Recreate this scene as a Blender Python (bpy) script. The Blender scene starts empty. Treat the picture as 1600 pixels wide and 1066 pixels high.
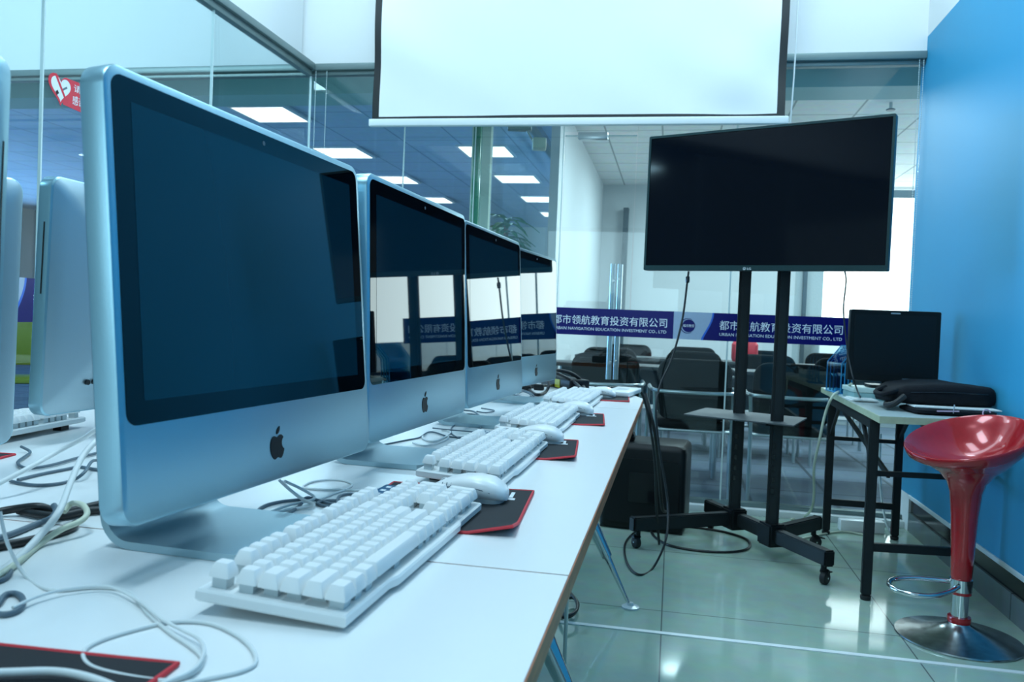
import bpy, bmesh, math, random
from mathutils import Vector, Matrix
C = bpy.context.scene.collection
SC = bpy.context.scene
PI = math.pi
random.seed(7)

# ------------------------------------------------------------------ camera
CAM_Z = 1.02                 # camera height over the floor
DESK = CAM_Z - .279          # height of the desk tops
F_PX, YAW, PITCH, ROLL = 1287., .1926, .0251, .0404
_cy, _sy, _cp, _sp = math.cos(YAW), math.sin(YAW), math.cos(PITCH), math.sin(PITCH)
FWD = Vector((-_sy*_cp, _cy*_cp, -_sp))
_r = Vector((_cy, _sy, 0)); _u = _r.cross(FWD)
RIGHT = math.cos(ROLL)*_r + math.sin(ROLL)*_u
UP = -math.sin(ROLL)*_r + math.cos(ROLL)*_u
cam = bpy.data.cameras.new('camera'); cam.sensor_width = 36; cam.lens = 36*F_PX/1600
cam.clip_start = .02; cam.clip_end = 100
cam.dof.use_dof = True; cam.dof.focus_distance = 1.75; cam.dof.aperture_fstop = 9
camo = bpy.data.objects.new('camera', cam); C.objects.link(camo)
M4 = Matrix((RIGHT, UP, -FWD)).transposed().to_4x4(); M4.translation = (0, 0, CAM_Z)
camo.matrix_world = M4
SC.camera = camo

# ------------------------------------------------------------------ world, lights, exposure
SC.view_settings.view_transform = 'Standard'; SC.view_settings.look = 'None'
SC.view_settings.gamma = 1; SC.view_settings.exposure = 0.45
SC.cycles.transparent_max_bounces = 24; SC.cycles.max_bounces = 10
SC.cycles.sample_clamp_indirect = 6
TINT = (.62, .86, 1.0)
w = bpy.data.worlds.new('world'); SC.world = w; w.use_nodes = True
bg = w.node_tree.nodes['Background']; bg.inputs[0].default_value = (.45, .8, 1, 1); bg.inputs[1].default_value = .25


def area(name, loc, target, sx, sy, power, col=TINT, spread=180):
    l = bpy.data.lights.new(name, 'AREA'); l.shape = 'RECTANGLE'; l.size = sx; l.size_y = sy
    l.energy = power; l.color = col; l.spread = math.radians(spread)
    o = bpy.data.objects.new(name, l); C.objects.link(o); o.location = loc
    o.rotation_euler = (Vector(target)-Vector(loc)).to_track_quat('-Z', 'Y').to_euler()
    return o


# unseen ceiling lamps, the last four added to brighten screen, floor and bulkhead, and the windows behind the camera
for lx, ly, sx, sy, p in ((-.8, .4, .6, 1.1, 29), (-.8, 2.3, .6, 1.1, 20), (-.5, 3.75, 3.3, .3, 14), (.4, 2.9, .5, 1.1, 11), (.95, 3.95, .4, .4, 6), (-1.95, 3.95, .4, .4, 6)):
    area('ceiling_lamp_or_fill', (lx, ly, 3.5), (lx, ly, 0), sx, sy, p)
area('rear_window_light', (-.9, -2.5, 1.7), (-.9, 2, 1.2), 1.9, 1.3, 15, (.58, .88, 1))
# office and class room
for lx, ly, p in ((-3.5, 7.3, 22), (-3.5, 10.6, 22), (-1.95, 8.9, 10), (-4.2, .6, 26)):
    area('office_lamp', (lx, ly, 2.68), (lx, ly, 0), .6, .6, p, (.5, .82, 1))
area('office_blue_fill', (-11.9, 8.5, 1.5), (-3, 8.5, 2.5), 9, 1.8, 230, (.28, .58, 1), 90)  # unseen blue fill added to tint the office ceiling, no window behind it
for lx, ly, p in ((.3, 6.4, 27), (1.9, 6.4, 24), (.3, 8.6, 24), (1.9, 8.6, 24)):
    area('classroom_lamp', (lx, ly, 2.68), (lx, ly, 0), .5, .9, p*1.25, (.70, .93, 1))
area('left_bulkhead_fill', (-4.3, 2.4, 3.2), (-4.4, 4.75, 2.7), 2.4, .3, 42, (.56, .87, 1))  # unseen fill added to brighten the bulkhead beyond the left glass
area('classroom_daylight', (3.9, 7.8, 1.5), (0, 7.4, 2.3), 2.6, 1.6, 30, (.65, .93, 1))


# ------------------------------------------------------------------ materials
def lin(r, g, b):
    f = lambda c: c/12.92 if c <= .04045 else ((c+.055)/1.055)**2.4
    return (f(r/255), f(g/255), f(b/255))


def mat(name, col, rough=.5, metal=0., bump=0., bscale=60., coat=0., vary=0., spec=.5, trans=0., emit=None, estr=0., aniso=None):
    m = bpy.data.materials.new(name); m.use_nodes = True
    nt = m.node_tree; p = nt.nodes['Principled BSDF']
    p.inputs['Base Color'].default_value = (*col, 1); p.inputs['Roughness'].default_value = rough
    p.inputs['Metallic'].default_value = metal; p.inputs['Specular IOR Level'].default_value = spec
    p.inputs['Coat Weight'].default_value = coat; p.inputs['Coat Roughness'].default_value = .03
    p.inputs['Transmission Weight'].default_value = trans
    if emit: p.inputs['Emission Color'].default_value = (*emit, 1); p.inputs['Emission Strength'].default_value = estr
    if bump or vary:
        tc = nt.nodes.new('ShaderNodeTexCoord'); n = nt.nodes.new('ShaderNodeTexNoise')
        n.inputs['Scale'].default_value = bscale; n.inputs['Detail'].default_value = 4
        if aniso:
            mp = nt.nodes.new('ShaderNodeMapping'); mp.inputs['Scale'].default_value = aniso
            nt.links.new(tc.outputs['Object'], mp.inputs[0]); nt.links.new(mp.outputs[0], n.inputs['Vector'])
        else:
            nt.links.new(tc.outputs['Object'], n.inputs['Vector'])
        if bump:
            b = nt.nodes.new('ShaderNodeBump'); b.inputs['Strength'].default_value = bump; b.inputs['Distance'].default_value = .004
            nt.links.new(n.outputs[0], b.inputs['Height']); nt.links.new(b.outputs[0], p.inputs['Normal'])
        if vary:
            r = nt.nodes.new('ShaderNodeValToRGB')
            r.color_ramp.elements[0].color = (*[c*(1-vary) for c in col], 1); r.color_ramp.elements[0].position = .3
            r.color_ramp.elements[1].color = (*[min(1, c*(1+vary)) for c in col], 1); r.color_ramp.elements[1].position = .7
            nt.links.new(n.outputs[0], r.inputs[0]); nt.links.new(r.outputs[0], p.inputs['Base Color'])
    return m


def grid_mat(name, col, line, size, loc, rough, mortar=.004, vary=0., bump=0., spec=.5):
    """square tiles with thin joints"""
    m = mat(name, col, rough, spec=spec); nt = m.node_tree; p = nt.nodes['Principled BSDF']
    tc = nt.nodes.new('ShaderNodeTexCoord'); mp = nt.nodes.new('ShaderNodeMapping'); mp.inputs['Location'].default_value = (-loc[0], -loc[1], 0)
    br = nt.nodes.new('ShaderNodeTexBrick'); br.offset = 0; br.squash = 1
    br.inputs['Scale'].default_value = 1; br.inputs['Brick Width'].default_value = size; br.inputs['Row Height'].default_value = size
    br.inputs['Mortar Size'].default_value = mortar; br.inputs['Mortar Smooth'].default_value = .1
    br.inputs['Color1'].default_value = (*[c*(1-vary) for c in col], 1); br.inputs['Color2'].default_value = (*[c*(1+vary) for c in col], 1)
    br.inputs['Mortar'].default_value = (*line, 1)
    nt.links.new(tc.outputs['Object'], mp.inputs[0]); nt.links.new(mp.outputs[0], br.inputs['Vector'])
    n = nt.nodes.new('ShaderNodeTexNoise'); n.inputs['Scale'].default_value = 14; n.inputs['Detail'].default_value = 6
    nt.links.new(tc.outputs['Object'], n.inputs['Vector'])
    mx = nt.nodes.new('ShaderNodeMix'); mx.data_type = 'RGBA'; mx.blend_type = 'MULTIPLY'; mx.inputs[0].default_value = .25
    nt.links.new(br.outputs['Color'], mx.inputs[6]); nt.links.new(n.outputs['Color'], mx.inputs[7])
    nt.links.new(mx.outputs[2], p.inputs['Base Color'])
    if bump:
        b = nt.nodes.new('ShaderNodeBump'); b.inputs['Strength'].default_value = bump; b.inputs['Distance'].default_value = .003
        n2 = nt.nodes.new('ShaderNodeTexNoise'); n2.inputs['Scale'].default_value = 300
        nt.links.new(tc.outputs['Object'], n2.inputs['Vector'])
        nt.links.new(n2.outputs[0], b.inputs['Height']); nt.links.new(b.outputs[0], p.inputs['Normal'])
    return m


def glass_mat(name, tint, refl=1.0, rough=0.):
    m = bpy.data.materials.new(name); m.use_nodes = True; nt = m.node_tree; nt.nodes.clear()
    out = nt.nodes.new('ShaderNodeOutputMaterial'); mix = nt.nodes.new('ShaderNodeMixShader')
    t = nt.nodes.new('ShaderNodeBsdfTransparent'); t.inputs[0].default_value = (*tint, 1)
    g = nt.nodes.new('ShaderNodeBsdfGlossy'); g.inputs['Roughness'].default_value = rough
    ge = nt.nodes.new('ShaderNodeNewGeometry'); dp = nt.nodes.new('ShaderNodeVectorMath'); dp.operation = 'DOT_PRODUCT'
    nt.links.new(ge.outputs['Normal'], dp.inputs[0]); nt.links.new(ge.outputs['Incoming'], dp.inputs[1])
    last = dp.outputs['Value']          # Schlick reflectance, the same from both sides of a face
    for op, b in (('ABSOLUTE', None), ('SUBTRACT', 1.), ('POWER', 5.), ('MULTIPLY_ADD', .96)):
        q = nt.nodes.new('ShaderNodeMath'); q.operation = op
        if op == 'SUBTRACT': q.inputs[0].default_value = 1.; nt.links.new(last, q.inputs[1])
        else:
            nt.links.new(last, q.inputs[0])
            if b is not None: q.inputs[1].default_value = b
            if op == 'MULTIPLY_ADD': q.inputs[2].default_value = .04
        last = q.outputs[0]
    ml = nt.nodes.new('ShaderNodeMath'); ml.operation = 'MULTIPLY'; ml.inputs[1].default_value = refl
    nt.links.new(last, ml.inputs[0]); nt.links.new(ml.outputs[0], mix.inputs[0])
    nt.links.new(t.outputs[0], mix.inputs[1]); nt.links.new(g.outputs[0], mix.inputs[2]); nt.links.new(mix.outputs[0], out.inputs[0])
    return m


def emis(name, col, s):
    m = bpy.data.materials.new(name); m.use_nodes = True; nt = m.node_tree; nt.nodes.clear()
    out = nt.nodes.new('ShaderNodeOutputMaterial'); e = nt.nodes.new('ShaderNodeEmission')
    e.inputs[0].default_value = (*col, 1); e.inputs[1].default_value = s; nt.links.new(e.outputs[0], out.inputs[0])
    return m


MT = dict(
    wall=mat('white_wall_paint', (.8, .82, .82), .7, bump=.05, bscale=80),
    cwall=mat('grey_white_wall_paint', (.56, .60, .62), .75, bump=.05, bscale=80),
    blue=mat('blue_wall_panel', (.04, .33, .56), .5, bump=.03, bscale=20, spec=.3),
    floor=grid_mat('polished_tile', (.40, .53, .45), (.15, .19, .18), .8, (.005, 2.985), .085, .0025, .01, spec=.42),
    carpet=grid_mat('grey_carpet_tile', (.10, .14, .19), (.03, .05, .07), .5, (0, 5), .9, .012, .12, .4),
    ceil=grid_mat('ceiling_tile', (.84, .86, .85), (.36, .40, .40), .5, (.33, 4.92), .85, .008, .02, .1),
    oceil=grid_mat('office_ceiling_tile', (.50, .66, .80), (.28, .40, .52), .55, (-3.8, 6.7), .85, .008, .02, .1),
    ceil2=mat('plain_ceiling', (.8, .82, .82), .8, bump=.03),
    desk=mat('white_laminate', (.83, .85, .85), .26, bump=.02, bscale=30, spec=.4),
    edge=mat('orange_wood_edge', (.42, .12, .035), .4, vary=.35, bscale=40, aniso=(6, .4, 6)),
    alu=mat('satin_aluminium', (.33, .54, .63), .34, .95, bump=.03, bscale=400),
    aluback=mat('satin_aluminium_back', (.36, .48, .54), .42, .85, bump=.03, bscale=400),
    foot=mat('aluminium_foot', (.36, .50, .56), .38, .85, bump=.03, bscale=400),
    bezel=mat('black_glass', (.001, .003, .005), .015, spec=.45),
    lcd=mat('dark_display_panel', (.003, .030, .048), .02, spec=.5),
    black=mat('black_plastic', (.006, .008, .009), .45, bump=.05, bscale=300, spec=.25),
    gloss=mat('gloss_black', (.006, .006, .007), .12),
    rubber=mat('black_rubber', (.012, .013, .014), .6, bump=.05),
    bsteel=mat('black_powder_steel', (.011, .015, .017), .45, bump=.1, bscale=500, spec=.3),
    shelf=mat('charcoal_shelf', (.05, .06, .065), .55, bump=.08, bscale=300),
    key=mat('white_keycap', (.84, .86, .86), .38, bump=.02, bscale=200),
    kbase=mat('white_key_base', (.80, .83, .83), .3, bump=.02),
    clear=mat('translucent_switch', (.55, .62, .64), .25, bump=.05, bscale=100),
    label=mat('blue_label', (.02, .10, .20), .3, vary=.1),
    led=mat('white_print', (.8, .85, .88), .4, vary=.02),
    mouse=mat('white_mouse_shell', (.86, .88, .88), .28, bump=.01),
    mousegrey=mat('pale_grey_plastic', (.5, .55, .57), .35, bump=.01),
    pad=mat('black_cloth_pad', (.010, .013, .017), .8, bump=.3, bscale=900),
    red=mat('red_stitching', (.62, .025, .04), .6, bump=.3, bscale=700),
    redgloss=mat('metallic_red_plastic', (.44, .004, .010), .2, .15, vary=.06, coat=.7),
    chrome=mat('chrome', (.62, .65, .67), .12, 1., bump=.03, bscale=90),
    brushed=mat('worn_chrome', (.42, .45, .46), .24, 1., bump=.08, bscale=30, vary=.25),
    steel=mat('grey_steel_tube', (.50, .55, .57), .28, .9, bump=.03),
    fabric=mat('black_chair_fabric', (.007, .009, .010), .85, bump=.4, bscale=500, spec=.15),
    bag=mat('black_nylon', (.005, .006, .009), .75, bump=.4, bscale=250, spec=.2),
    board=mat('cream_table_edge', (.52, .56, .38), .5, vary=.08, bscale=30),
    ttop=mat('grey_table_laminate', (.42, .50, .50), .35, bump=.02),
    screen=mat('matte_screen_fabric', (.86, .88, .88), .8, bump=.04, bscale=8),
    sblack=mat('black_screen_border', (.012, .016, .018), .6, bump=.05),
    barw=mat('white_metal_bar', (.78, .82, .82), .4, bump=.02),
    rail=mat('grey_green_rail', (.20, .27, .27), .4, .4, bump=.03),
    soffit=mat('teal_beam_paint', (.30, .50, .50), .6, bump=.03),
    seal=mat('translucent_edge_seal', (.62, .74, .74), .3, bump=.02),
    gedge=mat('green_glass_edge', (.03, .22, .13), .15, vary=.15),
    navy=mat('navy_vinyl', (.006, .006, .13), .25, vary=.03, spec=.25),
    sgrey=mat('silver_blue_vinyl', (.36, .46, .62), .3, vary=.03),
    arcb=mat('bright_blue_vinyl', (.02, .13, .62), .3, vary=.03),
    letter=mat('pale_lettering', (.82, .88, .95), .4, vary=.02),
    stick=mat('red_sticker', (.72, .02, .05), .35, vary=.04),
    stickw=mat('white_sticker', (.82, .86, .88), .4, vary=.02),
    dtile=mat('grey_skirting_tile', (.16, .20, .21), .2, vary=.1, bscale=6),
    wcable=mat('white_cable', (.72, .76, .76), .45, bump=.02),
    gcable=mat('grey_cable', (.10, .15, .19), .45, bump=.02),
    bcable=mat('black_cable', (.008, .009, .010), .45, bump=.02),
    ccable=mat('cream_cable', (.62, .66, .52), .5, bump=.02),
    tvframe=mat('dark_green_grey_bezel', (.012, .042, .046), .35, .3, bump=.02),
    tvglass=mat('tv_black_glass', (.0008, .002, .006), .07, spec=.22),
    mon=mat('dull_black_screen', (.004, .005, .006), .35, spec=.35),
    files=mat('blue_clear_plastic', (.02, .28, .55), .25),
    paper=mat('white_paper', (.78, .82, .80), .7, vary=.04),
    boxw=mat('pale_green_white_box', (.66, .80, .74), .5, vary=.03),
    pink=mat('pink_plastic', (.60, .40, .52), .4, vary=.05),
    yellow=mat('yellow_tag', (.45, .42, .02), .5, vary=.2, bscale=200),
    leafm=mat('green_leaf', (.04, .26, .07), .45, vary=.4, bscale=30),
    pot=mat('grey_pot', (.3, .34, .34), .5, vary=.1),
    pale=mat('pale_board', (.62, .66, .56), .6, vary=.06, bscale=5),
    greywall=mat('grey_panel', (.38, .44, .46), .6, vary=.05),
    dark=mat('dark_column', (.06, .09, .11), .5, vary=.1),
    orange=mat('cardboard', (.50, .24, .12), .7, vary=.15),
    ygreen=mat('yellow_green_plastic', (.20, .25, .03), .4, vary=.05),
    redbag=mat('red_nylon', (.5, .02, .04), .6, bump=.2),
    fclear=glass_mat('blue_clear_sheet', (.55, .82, .93), 1.0),
    glass2=glass_mat('low_reflection_glass', (.93, .975, .97), .3),
    glass=glass_mat('clear_glass', (.93, .975, .975), 1.0),
    panel=emis('lit_light_panel', (.86, .97, 1), 2.2),
    daywin=emis('lit_window_daylight', (.84, .98, 1), 3.4),
    tube=emis('tube_reflection_glow', (.86, .98, 1), 1.6),
    ledred=emis('red_switch_led', (1, .05, .1), 3),
)


# ------------------------------------------------------------------ mesh helpers
def BM(): return bmesh.new()


def box(bm, x0, x1, y0, y1, z0, z1, bev=0., seg=2):
    vs = [bm.verts.new((x, y, z)) for x in (x0, x1) for y in (y0, y1) for z in (z0, z1)]
    fs = [(0, 1, 3, 2), (4, 6, 7, 5), (0, 4, 5, 1), (2, 3, 7, 6), (0, 2, 6, 4), (1, 5, 7, 3)]
    ff = [bm.faces.new([vs[i] for i in f]) for f in fs]
    if bev > 0:
        es = list({e for f in ff for e in f.edges})
        bmesh.ops.bevel(bm, geom=es, offset=bev, segments=seg, profile=.5, affect='EDGES')
    return bm


def bar(bm, p0, p1, wd, ht, up=(0, 0, 1), bev=0.):
    p0, p1 = Vector(p0), Vector(p1); d = (p1-p0).normalized(); up = Vector(up)
    if abs(d.dot(up)) > .99: up = Vector((0, 1, 0))
    s = d.cross(up).normalized(); u = s.cross(d).normalized()
    q = []
    for p in (p0, p1):
        for a, b in ((-1, -1), (1, -1), (1, 1), (-1, 1)):
            q.append(bm.verts.new(p+s*a*wd/2+u*b*ht/2))
    ff = [bm.faces.new((q[0], q[1], q[2], q[3])), bm.faces.new((q[7], q[6], q[5], q[4]))]
    for i in range(4): ff.append(bm.faces.new((q[i], q[i+4], q[(i+1) % 4+4], q[(i+1) % 4])))
    if bev: bmesh.ops.bevel(bm, geom=list({e for f in ff for e in f.edges}), offset=bev, segments=2, affect='EDGES')
    return bm


def smooth_path(pts, n=8, closed=False):
    pts = [Vector(p) for p in pts]; out = []
    N = len(pts); rng = range(N if closed else N-1)
    for i in rng:
        if closed: a, b, c, d = pts[(i-1) % N], pts[i], pts[(i+1) % N], pts[(i+2) % N]
        else: a, b, c, d = pts[max(i-1, 0)], pts[i], pts[i+1], pts[min(i+2, N-1)]
        for k in range(n):
            t = k/n; t2, t3 = t*t, t*t*t
            out.append(.5*((2*b)+(c-a)*t+(2*a-5*b+4*c-d)*t2+(3*b-a-3*c+d)*t3))
    if not closed: out.append(pts[-1])
    return out


def tube(bm, pts, r, sides=8, closed=False, sm=0):
    if sm: pts = smooth_path(pts, sm, closed)
    pts = [Vector(p) for p in pts]; N = len(pts); rings = []
    nrm = None
    for i, p in enumerate(pts):
        a = pts[i-1] if (i > 0 or closed) else p; b = pts[(i+1) % N] if (i < N-1 or closed) else p
        t = (b-a).normalized() if (b-a).length > 1e-9 else Vector((0, 0, 1))
        if nrm is None:
            nrm = t.orthogonal().normalized()
        else:
            nrm = (nrm - t*nrm.dot(t)); nrm = nrm.normalized() if nrm.length > 1e-6 else t.orthogonal().normalized()
        bn = t.cross(nrm); rr = r(i/(N-1)) if callable(r) else r
        rings.append([bm.verts.new(p+(nrm*math.cos(2*PI*k/sides)+bn*math.sin(2*PI*k/sides))*rr) for k in range(sides)])
    for i in range(N if closed else N-1):
        A, B = rings[i], rings[(i+1) % N]
        off = 0
        if closed and i == N-1:
            off = min(range(sides), key=lambda o: (A[0].co-B[o].co).length)
        for k in range(sides):
            bm.faces.new((A[k], A[(k+1) % sides], B[(k+1+off) % sides], B[(k+off) % sides]))
    if not closed:
        bm.faces.new(rings[0][::-1]); bm.faces.new(rings[-1])
    return bm


def lathe(bm, prof, n=48, cx=0, cy=0, closed=False, fn=None):
    rings = []
    for r, z in prof:
        if r < 1e-6: rings.append([bm.verts.new((cx, cy, z))])
        else: rings.append([bm.verts.new((cx+r*math.cos(2*PI*k/n), cy+r*math.sin(2*PI*k/n), z)) for k in range(n)])
    m = len(rings)
    for i in range(m if closed else m-1):
        A, B = rings[i], rings[(i+1) % m]
        for k in range(n):
            k2 = (k+1) % n
            if len(A) == 1 and len(B) == 1: continue
            if len(A) == 1: bm.faces.new((A[0], B[k2], B[k]))
            elif len(B) == 1: bm.faces.new((A[k], A[k2], B[0]))
            else: bm.faces.new((A[k], A[k2], B[k2], B[k]))
    if not closed:
        if len(rings[0]) > 1: bm.faces.new(rings[0][::-1])
        if len(rings[-1]) > 1: bm.faces.new(rings[-1])
    return bm


def rrect(w_, h_, r, n=6):
    """rounded rectangle outline around the origin, counter-clockwise"""
    r = max(min(r, w_/2-1e-5, h_/2-1e-5), 1e-5); out = []
    for cx, cy, a0 in ((w_/2-r, h_/2-r, 0), (-w_/2+r, h_/2-r, 90), (-w_/2+r, -h_/2+r, 180), (w_/2-r, -h_/2+r, 270)):
        for k in range(n+1):
            a = math.radians(a0+90*k/n); out.append((cx+r*math.cos(a), cy+r*math.sin(a)))
    return out


def loops(bm, ls, cap0=True, cap1=True):
    """skin a list of equal length point loops"""
    L = [[bm.verts.new(p) for p in l] for l in ls]; n = len(L[0])
    for A, B in zip(L, L[1:]):
        for k in range(n): bm.faces.new((A[k], A[(k+1) % n], B[(k+1) % n], B[k]))
    if cap0: bm.faces.new(L[0][::-1])
    if cap1: bm.faces.new(L[-1])
    return bm


def prism(bm, poly, f0, f1):
    """poly = 2-D outline; f0/f1 map (u, v) to the two end faces"""
    return loops(bm, [[f0(*p) for p in poly], [f1(*p) for p in poly]])


def finish(bm, ang=35):
    bmesh.ops.recalc_face_normals(bm, faces=bm.faces)
    for f in bm.faces: f.smooth = True
    lim = math.radians(ang)
    for e in bm.edges:
        if len(e.link_faces) == 2 and e.calc_face_angle(0) > lim: e.smooth = False


def obj(name, bm, m, parent=None, ang=35, loc=None):
    finish(bm, ang)
    me = bpy.data.meshes.new(name); bm.to_mesh(me); bm.free()
    me.materials.append(MT[m] if isinstance(m, str) else m)
    o = bpy.data.objects.new(name, me); C.objects.link(o)
    if parent: o.parent = parent
    if loc: o.location = loc
    return o


def tag(o, label, cat, group=None, kind=None):
    if label: o['label'] = label
    if cat: o['category'] = cat
    if group: o['group'] = group
    if kind: o['kind'] = kind
    return o


def thing(name, label, cat, loc=(0, 0, 0), rz=0., group=None):
    o = bpy.data.objects.new(name, None); C.objects.link(o); o.empty_display_size = .05
    o.location = loc; o.rotation_euler = (0, 0, rz)
    return tag(o, label, cat, group)


def struct(name, bm, m, parent=None, label=None):
    o = obj(name, bm, m, parent)
    if not parent: o['kind'] = 'structure'
    if label: o['label'] = label
    return o


def copy_tree(o, parent=None):
    c = o.copy(); C.objects.link(c)
    if parent: c.parent = parent
    for ch in list(o.children): copy_tree(ch, c)
    return c


def text_mesh(body, size, depth=.001, spacing=1., bold=0.):
    cu = bpy.data.curves.new('lettering', 'FONT'); cu.body = body; cu.size = size; cu.extrude = depth/2
    cu.space_character = spacing; cu.offset = bold; cu.resolution_u = 3
    o = bpy.data.objects.new('lettering', cu); C.objects.link(o)
    bpy.context.view_layer.update()
    me = bpy.data.meshes.new_from_object(o.evaluated_get(bpy.context.evaluated_depsgraph_get()))
    bpy.data.objects.remove(o); bpy.data.curves.remove(cu)
    return me


def lettering(body, width, height, frame, m, parent, name='lettering', depth=.001, bold=0.):
    """text fitted to width x height; frame(u, v, d) maps to the parent's space"""
    me = text_mesh(body, 1., .02, 1., bold)
    xs = [v.co.x for v in me.vertices]; ys = [v.co.y for v in me.vertices]
    x0, x1, y0, y1 = min(xs), max(xs), min(ys), max(ys)
    for v in me.vertices:
        v.co = frame((v.co.x-x0)/(x1-x0)*width, (v.co.y-y0)/(y1-y0)*height, (v.co.z+.01)/.02*depth)
    me.materials.clear(); me.materials.append(MT[m])
    o = bpy.data.objects.new(name, me); C.objects.link(o); o.parent = parent
    return o


def ray(px, py): return FWD + RIGHT*((px-800)/F_PX) - UP*((py-533)/F_PX)


def on_z(px, py, z):          # where the line of sight meets a level plane
    d = ray(px, py); return Vector((0, 0, CAM_Z)) + d*((z-CAM_Z)/d.z)


def on_y(px, py, y):
    d = ray(px, py); return Vector((0, 0, CAM_Z)) + d*(y/d.y)


# ------------------------------------------------------------------ room shell
XL, XR, YB, YF = -2.24, 1.25, 4.75, -2.7
ROOF = 3.6
OC = 2.75                    # suspended ceilings next door
struct('floor', box(BM(), -12, XR+.01, YF, YB-.07, -.05, 0), 'floor')
struct('floor_office', box(BM(), -12, -.98, YB+.07, 16, -.05, 0), 'carpet')
struct('floor_classroom', box(BM(), -.98, 4.2, YB+.07, 10.4, -.05, 0), 'carpet')
struct('trim_1', box(BM(), -1.0, XR-.002, 2.755, 2.777, -.004, .003), 'barw')
struct('ceiling', box(BM(), XL-.05, XR+.3, YF, YB+.2, ROOF, ROOF+.05), 'ceil2')
struct('ceiling_office', box(BM(), -12, -.98, YB+.2, 16, OC, OC+.05), 'oceil')
struct('ceiling_side_office', box(BM(), -12, XL-.1, YF, YB, 3.55, 3.6), 'oceil')
struct('ceiling_classroom', box(BM(), -.98, 4.2, YB+.2, 10.5, OC, OC+.05), 'ceil')
# right wall: blue panel, white above, dark recess and tile skirting below
struct('wall_right', box(BM(), XR, XR+.08, YF, YB+.06, .19, 2.607), 'blue')
struct('wall_right_upper', box(BM(), XR, XR+.08, YF, YB, 2.607, ROOF), 'wall')
bm = box(BM(), XR-.006, XR+.08, YF, YB-.13, .172, .192, .003); struct('trim_2', bm, 'barw')
struct('trim_3', box(BM(), XR+.012, XR+.08, YF, YB-.13, .098, .172), 'gloss')
bm = box(BM(), XR+.002, XR+.08, YF, YB-.13, 0, .098)
o = struct('baseboard_right', bm, grid_mat('skirting_tiles', (.16, .2, .21), (.05, .07, .08), .8, (0, 3.284), .18, .004, .04))
struct('wall_right_end', box(BM(), XR, XR+.08, YB-.13, YB+.06, 0, .19), 'wall')
# rear wall with window opening
bm = BM(); box(bm, XL, -1.95, YF-.1, YF, 0, ROOF); box(bm, .15, XR, YF-.1, YF, 0, ROOF)
box(bm, -1.95, .15, YF-.1, YF, 0, .95); box(bm, -1.95, .15, YF-.1, YF, 2.45, ROOF); struct('wall_rear', bm, 'wall')
# bulkhead over the back glass, its rail and beam; extended left to stand in for their reflection
struct('wall_back', box(BM(), -7, XR+.3, YB-.03, YB+.22, 2.53, ROOF), 'wall')
bm = box(BM(), -7, XR, YB-.045, YB+.05, 2.49, 2.53, .004); box(bm, -7, XR, YB-.02, YB+.03, 2.465, 2.49, .003); struct('trim_4', bm, 'rail')
struct('trim_5', box(BM(), -7, 4.2, YB+.22, YB+.5, 2.42, 2.6), 'soffit')
struct('trim_6', box(BM(), XL, XR, YB-.07, YB+.07, -.02, .035, .004), 'barw')
struct('trim_7', box(BM(), XL, XR, YB-.02, YB+.03, .035, .06, .003), 'rail')
# left glass rail
bm = box(BM(), XL-.05, XL+.04, YF, YB-.05, 2.49, 2.53, .004); box(bm, XL-.02, XL+.02, YF, YB-.05, 2.455, 2.49, .003); struct('trim_8', bm, 'rail')
bm = box(BM(), XL-.12, XL-.05, YF, YB-.05, 2.53, ROOF); struct('wall_left_upper', bm, 'wall')
struct('trim_9', box(BM(), XL-.05, XL+.05, YF, YB-.08, 0, .06, .004), 'barw')


def pane(n, x0, x1, y0, y1, z0, z1, seals=True, sw=.006):
    along_x = abs(x1-x0) > abs(y1-y0)
    t = .005
    bm = box(BM(), x0, x1, y0-t, y0+t, z0, z1) if along_x else box(BM(), x0-t, x0+t, y0, y1, z0, z1)
    o = obj('window_%d' % n, bm, 'glass'); o['kind'] = 'structure'
    if seals:
        bm = BM()
        if along_x: box(bm, x1-sw, x1-.001, y0-t-.0012, y0+t+.0012, z0, z1)
        else: box(bm, x0-t-.0012, x0+t+.0012, y1-sw, y1-.001, z0, z1)
        obj('edge_seal', bm, 'seal', o)
    return o


bx_ = [-2.23, -1.63, -1.19, -.665]
n = 1
for a, b in zip(bx_, bx_[1:]): pane(n, a, b, YB, YB, .06, 2.47); n += 1
pane(n, -.245, .305, YB, YB, .06, 2.47, sw=.009); n += 1
pane(n, .305, 1.245, YB, YB, .06, 2.47, False); n += 1
pane(n, -.665, -.245, YB, YB, 2.12, 2.47, False); n += 1
ly = [-2.6, .3, 1.45, 2.571, 3.649, 4.735]
for a, b in zip(ly, ly[1:]): pane(n, XL, XL, a, b, .06, 2.46, sw=.007); n += 1
pane(n, -1.19, -1.19, YB+.06, 8.5, .0, 2.58, False).data.materials[0] = MT['glass2']; n += 1
struct('trim_10', box(BM(), -1.23, -1.15, YB+.25, 8.5, 2.58, 2.64, .004), 'rail')
struct('trim_11', box(BM(), -1.21, -1.165, YB+.012, YB+.05, .06, 2.46, .002), 'gedge')
struct('trim_12', box(BM(), -1.33, -1.205, YB+.45, YB+.5, 0, 2.6), 'pale')
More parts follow.
